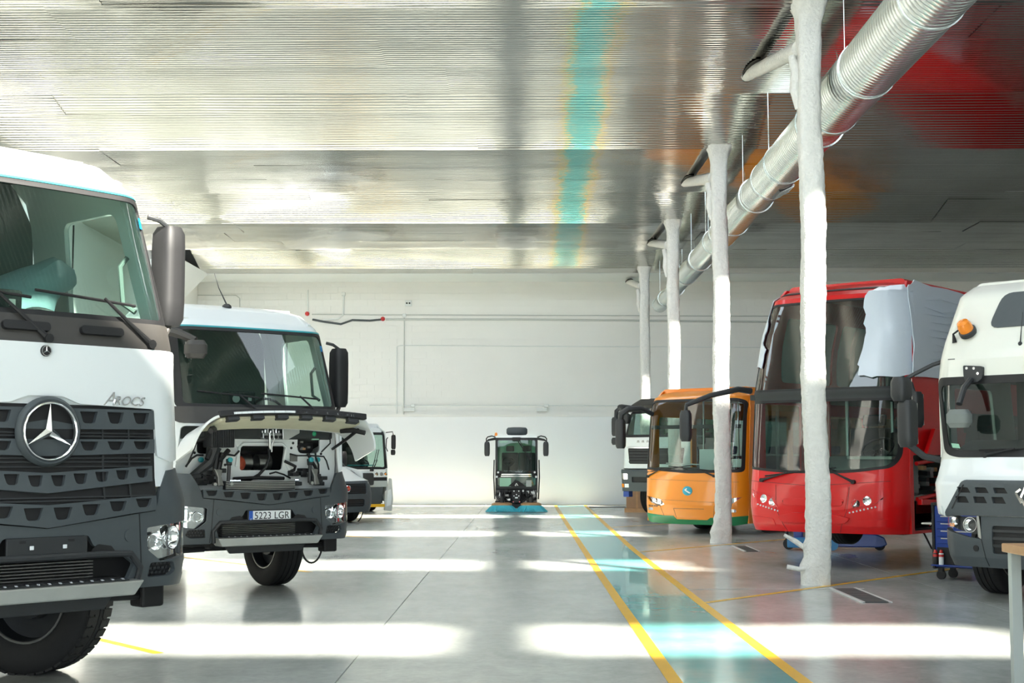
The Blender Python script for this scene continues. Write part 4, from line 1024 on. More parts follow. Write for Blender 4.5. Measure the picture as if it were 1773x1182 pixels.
# ------------------------------------------------------------------ compact white municipal vehicle at the far left
def city_cab(loc, rz):
    t = empty('utility_vehicle', loc, rz); tag(t, 'white utility vehicle with wide glass cab and hanging side panel by the far wall', 'vehicle')
    fy = [(.1, .05), (.9, 0), (1.22, .02), (2.2, .12), (2.42, .25), (2.5, .6)]; wt = [(.1, .92), (1.2, .95), (2.3, .90), (2.5, .78)]
    sk = Skin(fy, wt, .16, .16, .08); e = lambda z: sk.w(z) * .9985
    ws = rrect(-.82, .82, 1.26, 2.26, .06); zz = [.90, 1.22, 1.7, 2.2, 2.42, 2.5]
    panel('cab_shell', sk, [(e(z), z) for z in zz] + [(-e(z), z) for z in zz[::-1]], 'white_paint', t, [ws], 0, .03)
    g = panel('windshield', sk, ws, 'glass', t, (), -.004, 0); panel('windshield_seal', sk, rrect(-.85, .85, 1.23, 2.30, .07), 'black', g, [rrect(-.79, .79, 1.29, 2.23, .05)], .005, .01)
    for s in (-1, 1):
        panel('door_pillar', sk, [(s * .80, 1.26), (s * .93, 1.26), (s * .90, 2.32), (s * .78, 2.32)] if s > 0 else [(s * .93, 1.26), (s * .80, 1.26), (s * .78, 2.32), (s * .90, 2.32)], 'black', t, (), .02, .03)
        body_side('cab_side', t, wt, s, [(.15, .3), (1.5, .3), (1.5, 2.5), (.5, 2.5), (.2, 2.3)], [rrect(.30, 1.35, 1.2, 2.25, .05)], 'white_paint')
        for k, x in enumerate((.50, .67, .82)):
            p = sk.P(s * x, 1.09, .0); lo = MB().lathe([(0, .055), (.02, .055), (.025, .04), (.02, 0)], tuple(p), (0, -1, 0), 16).obj('lamp', 'chrome' if k != 1 else 'steel', t, 45); MB().sphere((p.x, p.y - .015, p.z), .035, 10, (1, .4, 1)).obj('lamp_lens', 'amber' if k == 2 else 'lens', lo)
        m = mirror_box(t, (s * 1.06, .02, 2.02), .12, .10, .42, 'mirror', 'black'); mirror_box(t, (s * 1.05, .02, 1.72), .12, .10, .16, 'mirror', 'black')
        MB().tube([(s * .90, .2, 2.3), (s * 1.04, .05, 2.32), (s * 1.06, .03, 2.2)], .014, 6).obj('mirror_arm', 'black', m)
        MB().tube([(s * .84, -.02, 2.15), (s * .78, -.05, 2.1), (s * .77, -.05, 1.85), (s * .84, -.02, 1.75)], .014, 6).obj('grab_bar', 'black', t)
        wheel(t, s * .78, .95, .33, .22, 0, s, False); wheel(t, s * .78, 3.2, .33, .22, 0, s, False)
    panel('black_band', sk, [(-.90, .90), (.90, .90), (.90, 1.0), (-.90, 1.0)], 'black', t, (), .01, .02)
    panel('front_box', sk, rrect(-.18, .35, .78, 1.12, .06), 'dark_plastic', t, (), .10, .1)
    panel('lower_panel', sk, [(-.85, .22), (.66, .22), (.72, .72), (-.85, .72)], 'bumper_grey', t, (), .05, .06, bev=.01)
    MB().box(-.5, .7, -.12, .3, .15, .23).obj('under_plate', 'yellow_mark', t, 0); MB().box(-.85, .85, -.02, .2, .72, .90).obj('front_shelf', 'pale_board', t, 0, .01)
    # hanging side panel in front of the wheel
    fpanel = panel('side_panel', Flat(-.12), rnd([(.70, .05), (.93, .02), (.98, .35), (.93, .95), (.86, .98), (.78, .62), (.72, .60)], .03), 'wall_grey', t, (), 0, .05, bev=.008); panel('side_panel_face', Flat(-.125), rnd([(.76, .16), (.90, .20), (.93, .45), (.90, .66), (.80, .62)], .02), 'white_paint', fpanel, (), 0, .005)
    roof_box(t, .86, .5, 1.6, 2.56, 'white_paint'); MB().box(-.9, .9, 1.5, 1.55, .3, 2.5).obj('rear_wall', 'dark_interior', t, 0)
    MB().box(-.9, .9, 1.6, 4.2, .6, 2.2).obj('hopper', 'white_paint', t, 0, .05); MB().box(-.8, .8, .2, 4.0, .25, .5).obj('underbody', 'black', t, 0)
    MB().box(-.75, .75, .15, .45, 1.0, 1.30).obj('dashboard', 'dark_interior', t, 0, .03); steering_wheel(t, (.35, .6, 1.42), .19, 40); seat(t, .35, .75, .9)
    MB().box(-.2, .5, .16, .5, 1.33, 1.36).obj('green_sheet', 'teal', t, 0)
    wiper(t, sk, (.30, 1.20), (.45, 1.5), (.55, 1.8)); wiper(t, sk, (.36, 1.20), (.52, 1.5), (.62, 1.8)); return t
city_cab((-4.75, 41.0, 0), R(35))

# ------------------------------------------------------------------ street sweeper
def sweeper():
    t = empty('street_sweeper', (-.30, 41.4, 0)); tag(t, 'compact black street sweeper with turquoise brushes in front of the far wall', 'sweeper')
    sk = Skin([(.6, .30), (.72, .28), (1.15, .22), (2.2, .36)], [(.6, .62), (2.2, .62)], .06, .06, .06)
    fr_i = rnd([(-.56, .74), (.56, .74), (.56, 2.08), (-.56, 2.08)], .05)
    panel('cab_frame', sk, rnd([(-.615, .66), (.615, .66), (.615, 2.15), (-.615, 2.15)], .06), 'dark_plastic', t, [fr_i], 0, .06, bev=.008)
    g = panel('windshield', sk, fr_i, 'glass', t, (), -.01, 0)
    panel('dash_line', sk, [(-.5, 1.075), (.5, 1.075), (.5, 1.09), (-.5, 1.09)], 'chrome', g, (), .0, .01); panel('dash_line', sk, [(-.45, 1.02), (.45, 1.02), (.45, 1.03), (-.45, 1.03)], 'chrome', g, (), .0, .01)
    panel('nose_triangle', sk, [(-.24, .74), (.26, .74), (.04, .90), (-.04, .90)], 'black', t, (), .01, .02)
    lg = MB()
    for a, b in (((-.045, .755), (.0, .825)), ((.0, .825), (.045, .755)), ((-.045, .755), (-.005, .755)), ((.005, .785), (.05, .755))): lg.tube([sk.P(*a, .02), sk.P(*b, .02)], .009, 5)
    lg.obj('emblem', 'plate_white', t)
    panel('notice', sk, [(-.49, .73), (-.16, .73), (-.16, .975), (-.49, .975)], 'mint', t, (), .004, .006); panel('notice', sk, [(.28, .72), (.44, .72), (.44, .91), (.28, .91)], 'pale_board', t, (), .004, .006)
    panel('top_sticker', sk, [(-.50, 2.0), (-.26, 2.0), (-.26, 2.05), (-.50, 2.05)], 'mint', t, (), .003, .004)
    for s in (-1, 1):
        panel('lamp_corner', sk, [(s * .60, .95), (s * .60, 1.20), (s * .40, 1.18), (s * .47, 1.0)], 'black', t, (), .012, .02)
        for x, z, r_ in ((.53, 1.14, .045), (.57, 1.01, .048)):
            p = sk.P(s * x, z, .015); lo = MB().lathe([(0, r_), (.03, r_), (.035, r_ * .8), (.02, 0)], tuple(p), (0, -1, 0), 16).obj('headlight', 'dark_plastic', t, 45); MB().sphere((p.x, p.y - .025, p.z), r_ * .8, 10, (1, .4, 1)).obj('headlight_lens', 'plate_white', lo)
        m = mirror_box(t, (s * .86, .25, 1.82), .16, .10, .42, 'mirror', 'dark_plastic', 1)
        MB().tube([(s * .60, .40, 2.16), (s * .72, .34, 2.20), (s * .84, .28, 2.17), (s * .88, .26, 2.12), (s * .88, .25, 2.0)], .018, 7).obj('mirror_arm', 'black', m); MB().tube([(s * .62, .38, 2.12), (s * .82, .28, 2.08), (s * .87, .26, 2.04)], [.04, .03, .015], 7).obj('mirror_arm', 'black', m)
        body_side('cab_side', t, [(0, .62), (3, .62)], s, [(.3, .55), (1.6, .55), (1.6, 2.15), (.36, 2.15)], [rrect(.50, 1.45, .8, 2.02, .06)], 'dark_plastic')
        MB().tube([(s * .64, .55, .35), (s * .67, .55, 1.0), (s * .66, .6, 1.5)], .02, 6).obj('side_rail', 'dark_plastic', t)
        # gutter brush: hub disc and a skirt of bristles
        cx = s * .42; br = MB(); random.seed(8)
        for i in range(110):
            a = 2 * math.pi * i / 110; r0 = .28; r1 = .475 + random.uniform(-.015, .015)
            br.tube([(cx + r0 * math.cos(a) * .95, .02 + r0 * math.sin(a), .20), (cx + (r0 * .6 + r1 * .4) * math.cos(a), .02 + (r0 * .6 + r1 * .4) * math.sin(a), .13), (cx + r1 * math.cos(a), .02 + r1 * math.sin(a), .012)], [.016, .014, .009], 4)
        hub = MB().lathe([(.19, .0), (.19, .30), (.24, .30), (.27, .22), (.27, 0)], (cx, .02, 0), (0, 0, 1), 28).obj('brush', 'wood', t, 40)
        bo = br.obj('bristles', 'cyan_brush', hub, 60); bo['kind'] = 'stuff'
        MB().tube([(s * .18, .35, .55), (s * .35, .15, .42), (cx, .02, .30)], .04, 7).obj('brush_arm', 'black', t); MB().cyl((cx, .02, .25), (cx, .02, .42), .07, 12).obj('brush_motor', 'dark_plastic', t)
        wheel(t, s * .48, 1.0, .27, .2, 0, s, False); wheel(t, s * .48, 2.3, .27, .2, 0, s, False)
        MB().prism([(s * .02, .02), (s * .16, .22), (s * .0, .22)], -.06, -.02, 'y').obj('splash_guard', 'black', t, 0)
    # dense front mechanism
    nz = MB().prism(rnd([(-.13, .62), (.13, .62), (.13, .40), (.06, .26), (-.06, .26), (-.13, .40)], .02), .02, .30, 'y').obj('nose_block', 'black', t, 0, .01)
    for x, z in ((-.07, .60), (.07, .60), (-.07, .46), (.07, .46), (0, .50)): MB().lathe([(0, .018), (.012, .018), (.012, 0)], (x, .02, z), (0, -1, 0), 10).obj('bolt', 'plate_white', nz)
    MB().box(-.04, .04, .0, .02, .39, .43).obj('type_plate', 'plate_white', nz, 0)
    for s in (-1, 1): MB().lathe([(0, .02), (.015, .02), (.015, 0)], (s * .09, .03, .29), (0, -1, 0), 10).obj('red_reflector', 'red_lens', nz)
    random.seed(5)
    for k in range(34):
        s = random.choice((-1, 1)); x = s * random.uniform(.18, .58); z = random.uniform(.26, .62); w = random.uniform(.02, .06); h = random.uniform(.015, .05)
        MB().box(x - w, x + w, .10, .3, z - h, z + h).obj('linkage', random.choice(['black', 'black', 'dark_plastic', 'rim', 'steel', 'dark_plastic']), t, 0, .004)
    for k in range(8):
        s = 1 if k % 2 else -1; a = random.uniform(.2, .55); MB().tube([(s * a, .12, .62), (s * (a + .05), .06, .45), (s * (a - .08), .1, .28)], .012, 6).obj('hose', 'black', t)
    for s in (-1, 1): MB().box(s * .53 - .05, s * .53 + .05, .16, .3, .28, .62).obj('side_post', 'rim', t, 0, .01)
    MB().box(-.60, .60, .34, 2.9, .10, .70).obj('chassis', 'black', t, 0, .02)  # black box reaches down to darken the gap behind the front mechanism
    roof_box(t, .62, .34, 1.7, 2.22, 'white_paint', h=.07); MB().box(-.62, .62, 1.6, 3.0, .5, 1.9).obj('hopper', 'white_paint', t, 0, .05)
    MB().lathe([(-.31, .0), (-.31, .06), (-.27, .11), (-.1, .122), (.1, .122), (.27, .11), (.31, .06), (.31, 0)], (.01, .85, 2.345), (1, 0, 0), 24).obj('roof_pod', 'bumper_grey', t, 50)
    bc = MB().lathe([(0, .05), (.03, .05), (.03, .04), (.09, .035), (.105, 0)], (-.60, .45, 2.20), (0, 0, 1), 16).obj('beacon', 'amber', t, 45)
    steering_wheel(t, (-.24, .75, 1.45), .17, 45, .02); seat(t, -.2, .95, .95, 'dark_interior'); seat(t, .3, .95, .95, 'dark_interior')
    MB().box(-.5, .5, .36, .6, .80, 1.06).obj('dashboard', 'grey_interior', t, 0, .03); MB().box(-.6, .6, 1.55, 1.6, .6, 2.1).obj('rear_wall', 'mint', t, 0)
    P0 = sk.P(.0, 2.12, .02); P1 = sk.P(.40, 1.50, .03)
    wp_ = MB().tube([P0, P1], [.016, .012], 6); wp_.tube([P0 + Vector((.06, 0, 0)), P1 + Vector((.03, 0, 0))], .008, 5); wp_ = wp_.obj('wiper', 'black', t); MB().tube([sk.P(.43, 1.90, .02), sk.P(.42, 1.2, .02)], .010, 5).obj('blade', 'black', wp_)
    MB().sphere(tuple(sk.P(.40, 1.51, .03)), .04, 10).obj('wiper_joint', 'black', wp_); MB().box(-.12, .12, .28, .34, 2.05, 2.16).obj('wiper_motor', 'black', t, 0, .01)
sweeper()

# ------------------------------------------------------------------ white cab-over truck at the far wall, right
def far_truck(loc, rz):
    t = empty('truck', loc, rz); tag(t, 'white cab-over truck with big black mirror arms partly hidden behind the orange bus', 'truck')
    fy = [(.5, .05), (1.2, 0), (1.3, .04), (2.1, .08), (2.75, .25), (2.85, .35), (3.1, .8), (3.18, 1.1)]; wt = [(.5, 1.18), (1.25, 1.2), (1.3, 1.15), (2.2, 1.14), (2.9, 1.05), (3.18, .85)]
    sk = Skin(fy, wt, .18, .2, .05); e = lambda z: sk.w(z) * .9985
    ws = rnd([(-1.02, 2.16), (1.02, 2.16), (.98, 2.80), (-.98, 2.80)], .07); zz = [1.28, 2.1, 2.5, 2.75, 2.85, 3.1, 3.18]
    panel('cab_shell', sk, [(e(z), z) for z in zz] + [(-e(z), z) for z in zz[::-1]], 'white_paint', t, [ws], 0, .03)
    g = panel('windshield', sk, ws, 'glass', t, (), -.004, 0); panel('windshield_seal', sk, rnd([(-1.06, 2.12), (1.06, 2.12), (1.02, 2.84), (-1.02, 2.84)], .08), 'black', g, [rnd([(-.98, 2.19), (.98, 2.19), (.95, 2.77), (-.95, 2.77)], .06)], .006, .01)
    gr = rnd([(-.86, 1.40), (.86, 1.40), (.92, 1.82), (-.92, 1.82)], .04)
    gb = panel('grille', sk, gr, 'black', t, (), .012, .02)
    for k in range(5): panel('grille_bar', sk, [(-.86, 1.43 + k * .08), (.86, 1.43 + k * .08), (.87, 1.47 + k * .08), (-.87, 1.47 + k * .08)], 'dark_plastic', gb, (), .03, .02)
    panel('grille_trim', sk, [(-.93, 1.82), (.93, 1.82), (.93, 1.845), (-.93, 1.845)], 'chrome', gb, (), .02, .02)
    for k in range(3): panel('front_letter', sk, [(-.62 + k * .16, 1.98), (-.53 + k * .16, 1.98), (-.55 + k * .16, 2.04), (-.60 + k * .16, 2.04)], 'steel', t, (), .01, .01)
    panel('visor', sk, rnd([(-1.0, 2.86), (1.0, 2.86), (.9, 3.05), (-.9, 3.05)], .08), 'brown_black', t, (), .16, .10, bev=.01)
    b = panel('bumper', sk, rnd([(-1.19, .66), (1.19, .66), (1.195, 1.24), (-1.195, 1.24)], .05), 'bumper_grey', t, [rrect(-.75, .75, .90, 1.05, .03)], .02, .05, bev=.008)
    panel('bumper_slot', sk, rrect(-.75, .75, .90, 1.05, .03), 'black', b, (), -.01, .01)
    for s in (-1, 1):
        h = panel('headlight', sk, rrect(s * 1.02 - .14, s * 1.02 + .14, .98, 1.14, .03), 'reflector', t, (), .03, .02); panel('headlight_lens', sk, rrect(s * 1.02 - .14, s * 1.02 + .14, .98, 1.14, .03), 'lens', h, (), .036, 0)
        panel('turn_signal', sk, rrect(s * 1.10 - .07, s * 1.10 + .07, .76, .86, .01), 'amber', h, (), .03, .02); panel('fog_lamp', sk, rrect(s * .93 - .07, s * .93 + .07, .76, .86, .01), 'plate_white', h, (), .03, .02)
        body_side('cab_side', t, wt, s, [(.2, 1.1), (2.1, 1.1), (2.1, 3.15), (.9, 3.15), (.45, 2.8), (.25, 2.1)], [rrect(.6, 1.5, 2.1, 2.8, .07)], 'white_paint')
        m = mirror_box(t, (s * 1.38, .15, 2.42), .22, .18, .52, 'mirror', 'dark_plastic', 1); mirror_box(t, (s * 1.40, .15, 2.02), .20, .16, .2, 'mirror', 'dark_plastic')
        MB().tube([(s * 1.05, .5, 2.95), (s * 1.25, .25, 2.98), (s * 1.37, .17, 2.85), (s * 1.38, .15, 2.6)], [.05, .06, .06, .05], 8).obj('mirror_arm', 'dark_plastic', m)
        fm = mirror_box(t, (s * .75, -.28, 2.62), .30, .14, .28, 'front_mirror', 'dark_plastic'); MB().tube([(s * 1.1, .3, 2.8), (s * 1.05, -.1, 2.95), (s * .85, -.25, 2.85), (s * .75, -.28, 2.7)], [.05, .07, .07, .05], 8).obj('mirror_arm', 'dark_plastic', fm)
        wheel(t, s * .98, 1.4, .50, .32, 0, s, False); MB().box(s * .43 - .04, s * .43 + .04, .5, 6.0, .8, 1.05).obj('chassis_rail', 'dark_plastic', t, 0); wheel(t, s * .92, 4.8, .50, .5, 0, s, False)
        MB().tube([(s * 1.16, .35, 1.35), (s * 1.20, .33, 1.5), (s * 1.20, .33, 1.75), (s * 1.16, .35, 1.85)], .015, 6).obj('grab_rail', 'dark_plastic', t)
        MB().box(s * 1.02 - .1, s * 1.02 + .1, .12, .3, .50, .66).obj('corner_tank', 'blue_metal' if s < 0 else 'black', t, 0, .02)
    MB().box(-1.1, 1.1, 2.06, 2.1, 1.1, 3.1).obj('rear_wall', 'mint', t, 0); roof_box(t, .9, 1.1, 2.1, 3.2, 'white_paint')
    MB().box(-1.0, 1.0, .3, .8, 1.75, 2.14).obj('dashboard', 'dark_interior', t, 0, .03); MB().box(-.5, .5, .4, 1.9, .6, 1.2).obj('engine_block', 'black', t, 0); seat(t, .5, 1.1, 1.5); seat(t, -.5, 1.1, 1.5)
    steering_wheel(t, (.5, .95, 2.2), .22, 50); return t
far_truck((3.42, 38.35, 0), R(-40))
bx_ = empty('cardboard_box', (3.25, 41.3, 0), R(-20)); MB().box(-.32, .32, -.25, .25, .12, .62).obj('box_body', 'card', bx_, 0, .01); MB().box(-.36, .36, -.3, .3, 0, .12).obj('pallet', 'wood', bx_, 0); MB().box(-.03, .03, -.253, .25, .12, .623).obj('tape', 'wood', bx_, 0)
tag(bx_, 'brown cardboard box on a small pallet under the far white truck', 'box')

# ------------------------------------------------------------------ orange city bus
def orange_bus(loc, rz):
    t = empty('bus', loc, rz); tag(t, 'orange city bus with green lower edge and tall windshield behind the second column', 'bus')
    fy = [(.2, .06), (.35, .02), (.6, 0), (1.2, .02), (1.3, .03), (2.7, .18), (2.85, .26), (2.94, .42), (3.0, .8)]; wt = [(.2, 1.20), (.6, 1.23), (2.5, 1.21), (2.85, 1.16), (3.0, 1.0)]
    sk = Skin(fy, wt, .30, .26, .13); e = lambda z: sk.w(z) * .9985
    ws = rnd([(-1.205, 1.33), (0, 1.25), (1.18, 1.28), (1.17, 2.74), (1.0, 2.80), (-1.0, 2.80), (-1.18, 2.74)], [.04, .2, .08, .1, .1, .1, .1])
    zz = [.28, .35, .6, 1.0, 1.2, 1.3, 2.0, 2.7, 2.85, 2.94, 3.0]
    hl = rnd([(.60, .60), (.74, .56), (.98, .64), (1.16, .78), (.94, .745), (.70, .70)], .02)
    hl2 = rnd([(-1.21, .62), (-.74, .62), (-.80, .70), (-1.0, .77), (-1.20, .80)], .02)
    panel('front_body', sk, [(e(z), z) for z in zz] + [(-e(z), z) for z in zz[::-1]], 'orange_paint', t, [ws, hl, mirx(hl)], 0, .03)
    g = panel('windshield', sk, ws, 'glass', t, (), -.004, 0)
    ins = rnd([(-1.12, 1.38), (0, 1.31), (1.13, 1.34), (1.12, 2.70), (.97, 2.75), (-.97, 2.75), (-1.12, 2.70)], [.04, .2, .08, .1, .1, .1, .1])
    panel('windshield_seal', sk, ws, 'black', g, [ins], .006, .012)
    panel('sun_band', sk, [(-1.10, 2.18), (1.10, 2.18), (1.10, 2.26), (-1.10, 2.26)], 'dark_interior', g, (), -.02, .005)
    ed = sk.cuts(.2)
    lo = [(-1.205, .28), (-1.0, .22), (-.6, .20), (.6, .20), (1.0, .20), (1.205, .24), (1.215, .40), (.70, .35), (.50, .35), (.42, .30), (-.30, .30), (-.38, .37), (-.62, .37), (-1.215, .42)]
    panel('green_skirt', sk, lo, 'green_paint', t, (), .008, .03)
    for pts in ([(-.60, .30), (-.594, .30), (-.73, .60), (-.736, .60)], [(.56, .30), (.566, .30), (.60, .60), (.594, .60)], [(-.37, .52), (.36, .52), (.36, .527), (-.37, .527)], [(-.37, .52), (-.31, .33), (-.304, .33), (-.364, .52)], [(-.8, .70), (.65, .66), (.65, .664), (-.8, .704)], [(-1.0, 1.12), (1.1, 1.08), (1.1, 1.084), (-1.0, 1.124)]):
        panel('panel_gap', sk, pts, 'brown_black', t, (), .003, .004)
    for s in (-1, 1):
        h = hl if s > 0 else mirx(hl)
        ho = panel('headlight', sk, h, 'reflector', t, (), -.05, .01); panel('headlight_lens', sk, h, 'lens', ho, (), .006, 0)
        for x, z, r_ in ((.76, .64, .05), (.90, .68, .05)): lamp_bowl(ho, tuple(sk.P(s * x, z, -.025)), r_)
        panel('fog_lamp', sk, rrect(s * .98 - .07, s * .98 + .07, .47, .53, .025), 'reflector', t, (), .012, .02)
    p = sk.P(-.02, .89, .0)
    lg = MB().lathe([(0, .10), (.012, .10), (.016, .085), (.016, 0)], tuple(p), (0, -1, 0), 28)
    lg = lg.xf(Matrix.Translation(p) @ Matrix.Diagonal((1.15, 1, .95, 1)) @ Matrix.Translation(-p)).obj('badge', 'logo_blue', t)
    MB().add([p + Vector(q) for q in ((-.07, -.019, .02), (-.02, -.019, .055), (.0, -.019, .05), (-.02, -.019, .015), (.09, -.019, -.04), (.05, -.019, -.055), (-.05, -.019, .0))], [(0, 1, 2, 3, 4, 5, 6)]).obj('badge_swoosh', 'plate_white', lg, 0)
    for k in range(5): panel('name_mark', sk, rrect(-1.04 + k * .055, -1.01 + k * .055, .545, .585, .004), 'brown_black', t, (), .004, .004)
    w_ = wiper(t, sk, (-1.05, 1.18), (-.70, 1.32), (.1, 1.42)); wiper(t, sk, (.60, 1.20), (.2, 1.34), (-.5, 1.40))
    # mirror on a swan-neck arm (right flank of the bus) and a hanging one on the other flank
    m = mirror_box(t, (-1.48, -.30, 2.08), .20, .16, .62, 'mirror', 'dark_plastic', 1, R(10)); MB().tube([(-1.05, .30, 2.50), (-1.15, .0, 2.62), (-1.32, -.24, 2.60), (-1.45, -.31, 2.50), (-1.48, -.30, 2.3)], [.05, .06, .07, .07, .06], 9).obj('mirror_arm', 'dark_plastic', m)
    for s in (-1, 1):
        body_side('body_side', t, [(0, 1.225), (2.6, 1.215), (2.9, 1.15), (3.02, 1.05)], s, [(.34, .24), (9.0, .24), (9.0, 3.0), (.7, 3.0), (.50, 2.7), (.36, 1.2)], [rrect(.75 + 1.55 * k, 2.1 + 1.55 * k, 1.2, 2.45, .06, 2) for k in range(5)], 'orange_paint', 'glass_side')
        wheel(t, s * 1.02, 2.3, .46, .28, 0, s, False); wheel(t, s * .98, 7.0, .46, .4, 0, s, False)
    roof_box(t, 1.12, .75, 9.0, 3.05, 'orange_paint'); MB().box(-1.2, 1.2, 8.96, 9.0, .3, 3.0).obj('rear_wall', 'orange_paint', t, 0); MB().box(-1.2, 1.2, .4, 8.9, .36, .42).obj('bus_floor', 'grey_interior', t, 0)
    MB().prism([(.20, .85), (.20, 1.30), (.55, 1.38), (.75, 1.2), (.75, .85)], -1.1, 1.1, 'x').obj('dashboard', 'dark_interior', t, 0, .03); steering_wheel(t, (.62, .85, 1.45), .22, 40)
    MB().box(-1.15, 1.15, .8, 8.9, 2.84, 2.88).obj('headliner', 'light_interior', t, 0)
    for x, y in ((-.45, 1.4), (-.45, 2.6), (.35, 1.5), (.45, 3.0), (-.5, 4.2), (.5, 4.6)): MB().cyl((x, y, .42), (x, y, 2.84), .02, 8).obj('grab_pole', 'steel', t)
    MB().tube([(-1.1, .9, 1.45), (-.2, 1.1, 1.42), (-.2, 1.1, .9)], .018, 7).obj('hand_rail', 'alu', t)
    for k in range(5):
        for x in (-.75, .72): seat(t, x, 2.4 + 1.1 * k, .85, 'seat_blue', .75)
    seat(t, .62, 1.15, .85, 'dark_interior')
    MB().box(.10, .55, .30, .302, 1.3, 1.75).obj('paper_notice', 'plate_white', t, 0); MB().box(.85, 1.12, .36, .365, 1.38, 1.55).obj('paper_notice', 'plate_white', t, 0)
    panel('inner_blind', sk, [(.72, 1.9), (.98, 1.9), (.98, 2.6), (.72, 2.6)], 'dark_interior', t, (), -.08, .01); return t
orange_bus((3.34, 29.6, 0), R(-38))

# ------------------------------------------------------------------ red double-deck coach, raised on a jack
def red_coach(loc, rz):
    t = empty('coach', loc, rz); tag(t, 'tall red double-deck coach with white film over its upper corner, raised on blue jack', 'bus')
    fy = [(.5, .08), (.62, .02), (.85, 0), (1.2, .03), (1.38, .06), (2.45, .16), (2.52, .14), (3.8, .46), (3.95, .50), (4.08, .72), (4.18, 1.2)]
    wt = [(.5, 1.22), (.9, 1.26), (2.5, 1.25), (3.4, 1.20), (3.95, 1.08), (4.18, .95)]
    sk = Skin(fy, wt, .34, .42, .16); e = lambda z: sk.w(z) * .9985
    lw = rnd([(-1.20, 1.42), (-.5, 1.36), (.5, 1.36), (1.12, 1.44), (1.20, 1.60), (1.20, 2.42), (-1.20, 2.42)], [.05, .3, .3, .15, .1, .04, .04])
    uw = rnd([(-1.20, 2.55), (1.20, 2.55), (1.14, 3.50), (1.05, 3.88), (-1.05, 3.88), (-1.14, 3.5)], [.04, .04, .1, .08, .08, .1])
    zz = [.52, .62, .85, 1.2, 1.38, 1.8, 2.45, 2.52, 3.1, 3.8, 3.95, 4.08, 4.18]
    hs = [circ(s * x, z, r_, 18) for s in (-1, 1) for x, z, r_ in ((.66, .94, .062), (.82, .985, .062), (.99, 1.045, .045))]
    panel('front_body', sk, [(e(z), z) for z in zz] + [(-e(z), z) for z in zz[::-1]], 'red_paint', t, [lw, uw] + hs, 0, .03)
    l = panel('lower_windshield', sk, lw, 'glass', t, (), -.004, 0); u = panel('upper_windshield', sk, uw, 'glass_dark', t, (), -.004, 0)
    panel('windshield_seal', sk, lw, 'black', l, [[(x * .965, 1.91 + (z - 1.91) * .93) for x, z in lw]], .006, .012)
    panel('deck_band', sk, [(-1.245, 2.42), (1.245, 2.42), (1.245, 2.55), (-1.245, 2.55)], 'dark_interior', t, (), .008, .015)
    panel('windshield_seal', sk, uw, 'black', u, [[(x * .97, 3.2 + (z - 3.2) * .95) for x, z in uw]], .006, .012)
    # raised folds in the bumper, seams and light clusters
    fo = panel('bumper_fold', sk, rnd([(-.50, .66), (.50, .66), (.58, .74), (.30, .80), (-.30, .80), (-.58, .74)], .05), 'red_paint', t, (), .035, .04, bev=.015)
    panel('bumper_fold', sk, rnd([(-.46, .90), (.46, .90), (.50, 1.0), (-.50, 1.0)], .05), 'red_paint', t, (), .022, .03, bev=.012)
    panel('hood_panel', sk, rnd([(-.56, .84), (.50, .84), (.55, 1.17), (-.60, 1.17)], .03), 'red_paint', t, (), .010, .02, bev=.004)
    for pts in ([(-1.24, 1.245), (0, 1.18), (1.1, 1.255), (1.1, 1.26), (0, 1.186), (-1.24, 1.25)], [(.56, 1.18), (.566, 1.18), (.53, .84), (.40, .53), (.394, .53), (.524, .84)], [(-.62, 1.19), (-.614, 1.19), (-.60, .84), (-.44, .53), (-.446, .53), (-.606, .84)]):
        panel('panel_gap', sk, pts, 'black', t, (), .002, .003)
    random.seed(2)
    for s in (-1, 1):
        cl = panel('light_cluster', sk, rnd([(s * .55, .86), (s * .92, .94), (s * 1.12, 1.12), (s * .70, 1.02)], .03), 'red_paint', t, [circ(s * x, z, r_ * .98, 18) for x, z, r_ in ((.66, .94, .062), (.82, .985, .062))], .014, .02, bev=.004)
        for x, z, r_ in ((.66, .94, .062), (.82, .985, .062), (.99, 1.045, .045)):
            p = sk.P(s * x, z, .0); nrm = (sk.P(s * x, z, .1) - p).normalized()
            b = MB().lathe([(-.03, 0), (-.02, r_ * .5), (.005, r_ * .85), (.016, r_), (.0, r_ * 1.03)], tuple(p), tuple(nrm), 20).obj('headlight', 'reflector', t, 50); MB().sphere(tuple(p), r_ * .55, 10).obj('lamp_lens', 'lens', b)
        for k in range(8):
            p = sk.P(s * (.57 + .052 * k), .815 + .012 * k, .006); MB().sphere(tuple(p), .014, 8).obj('daytime_led', 'plate_white', cl)
        panel('fog_recess', sk, rnd([(s * .62, .60), (s * 1.0, .64), (s * 1.1, .74), (s * .66, .70)], .03), 'red_paint', t, (), .008, .02, bev=.004)
    # mirrors
    m = mirror_box(t, (-1.72, -.62, 2.05), .17, .13, .46, 'mirror', 'dark_plastic', 1, R(20)); MB().tube([(-1.15, .28, 2.58), (-1.22, .05, 2.60), (-1.45, -.35, 2.50), (-1.70, -.62, 2.36), (-1.72, -.62, 2.22)], [.05, .045, .04, .035, .03], 9).obj('mirror_arm', 'dark_plastic', m)
    mr = mirror_box(t, (1.38, .45, 2.25), .20, .16, .5, 'mirror', 'dark_plastic', 1, R(-15)); MB().tube([(1.22, .6, 2.6), (1.32, .48, 2.62), (1.38, .45, 2.45)], .03, 9).obj('mirror_arm', 'dark_plastic', mr)
    wiper(t, sk, (-.86, 1.25), (-.40, 1.36), (.35, 1.44)); wiper(t, sk, (.62, 1.24), (.18, 1.44), (-.15, 1.52))
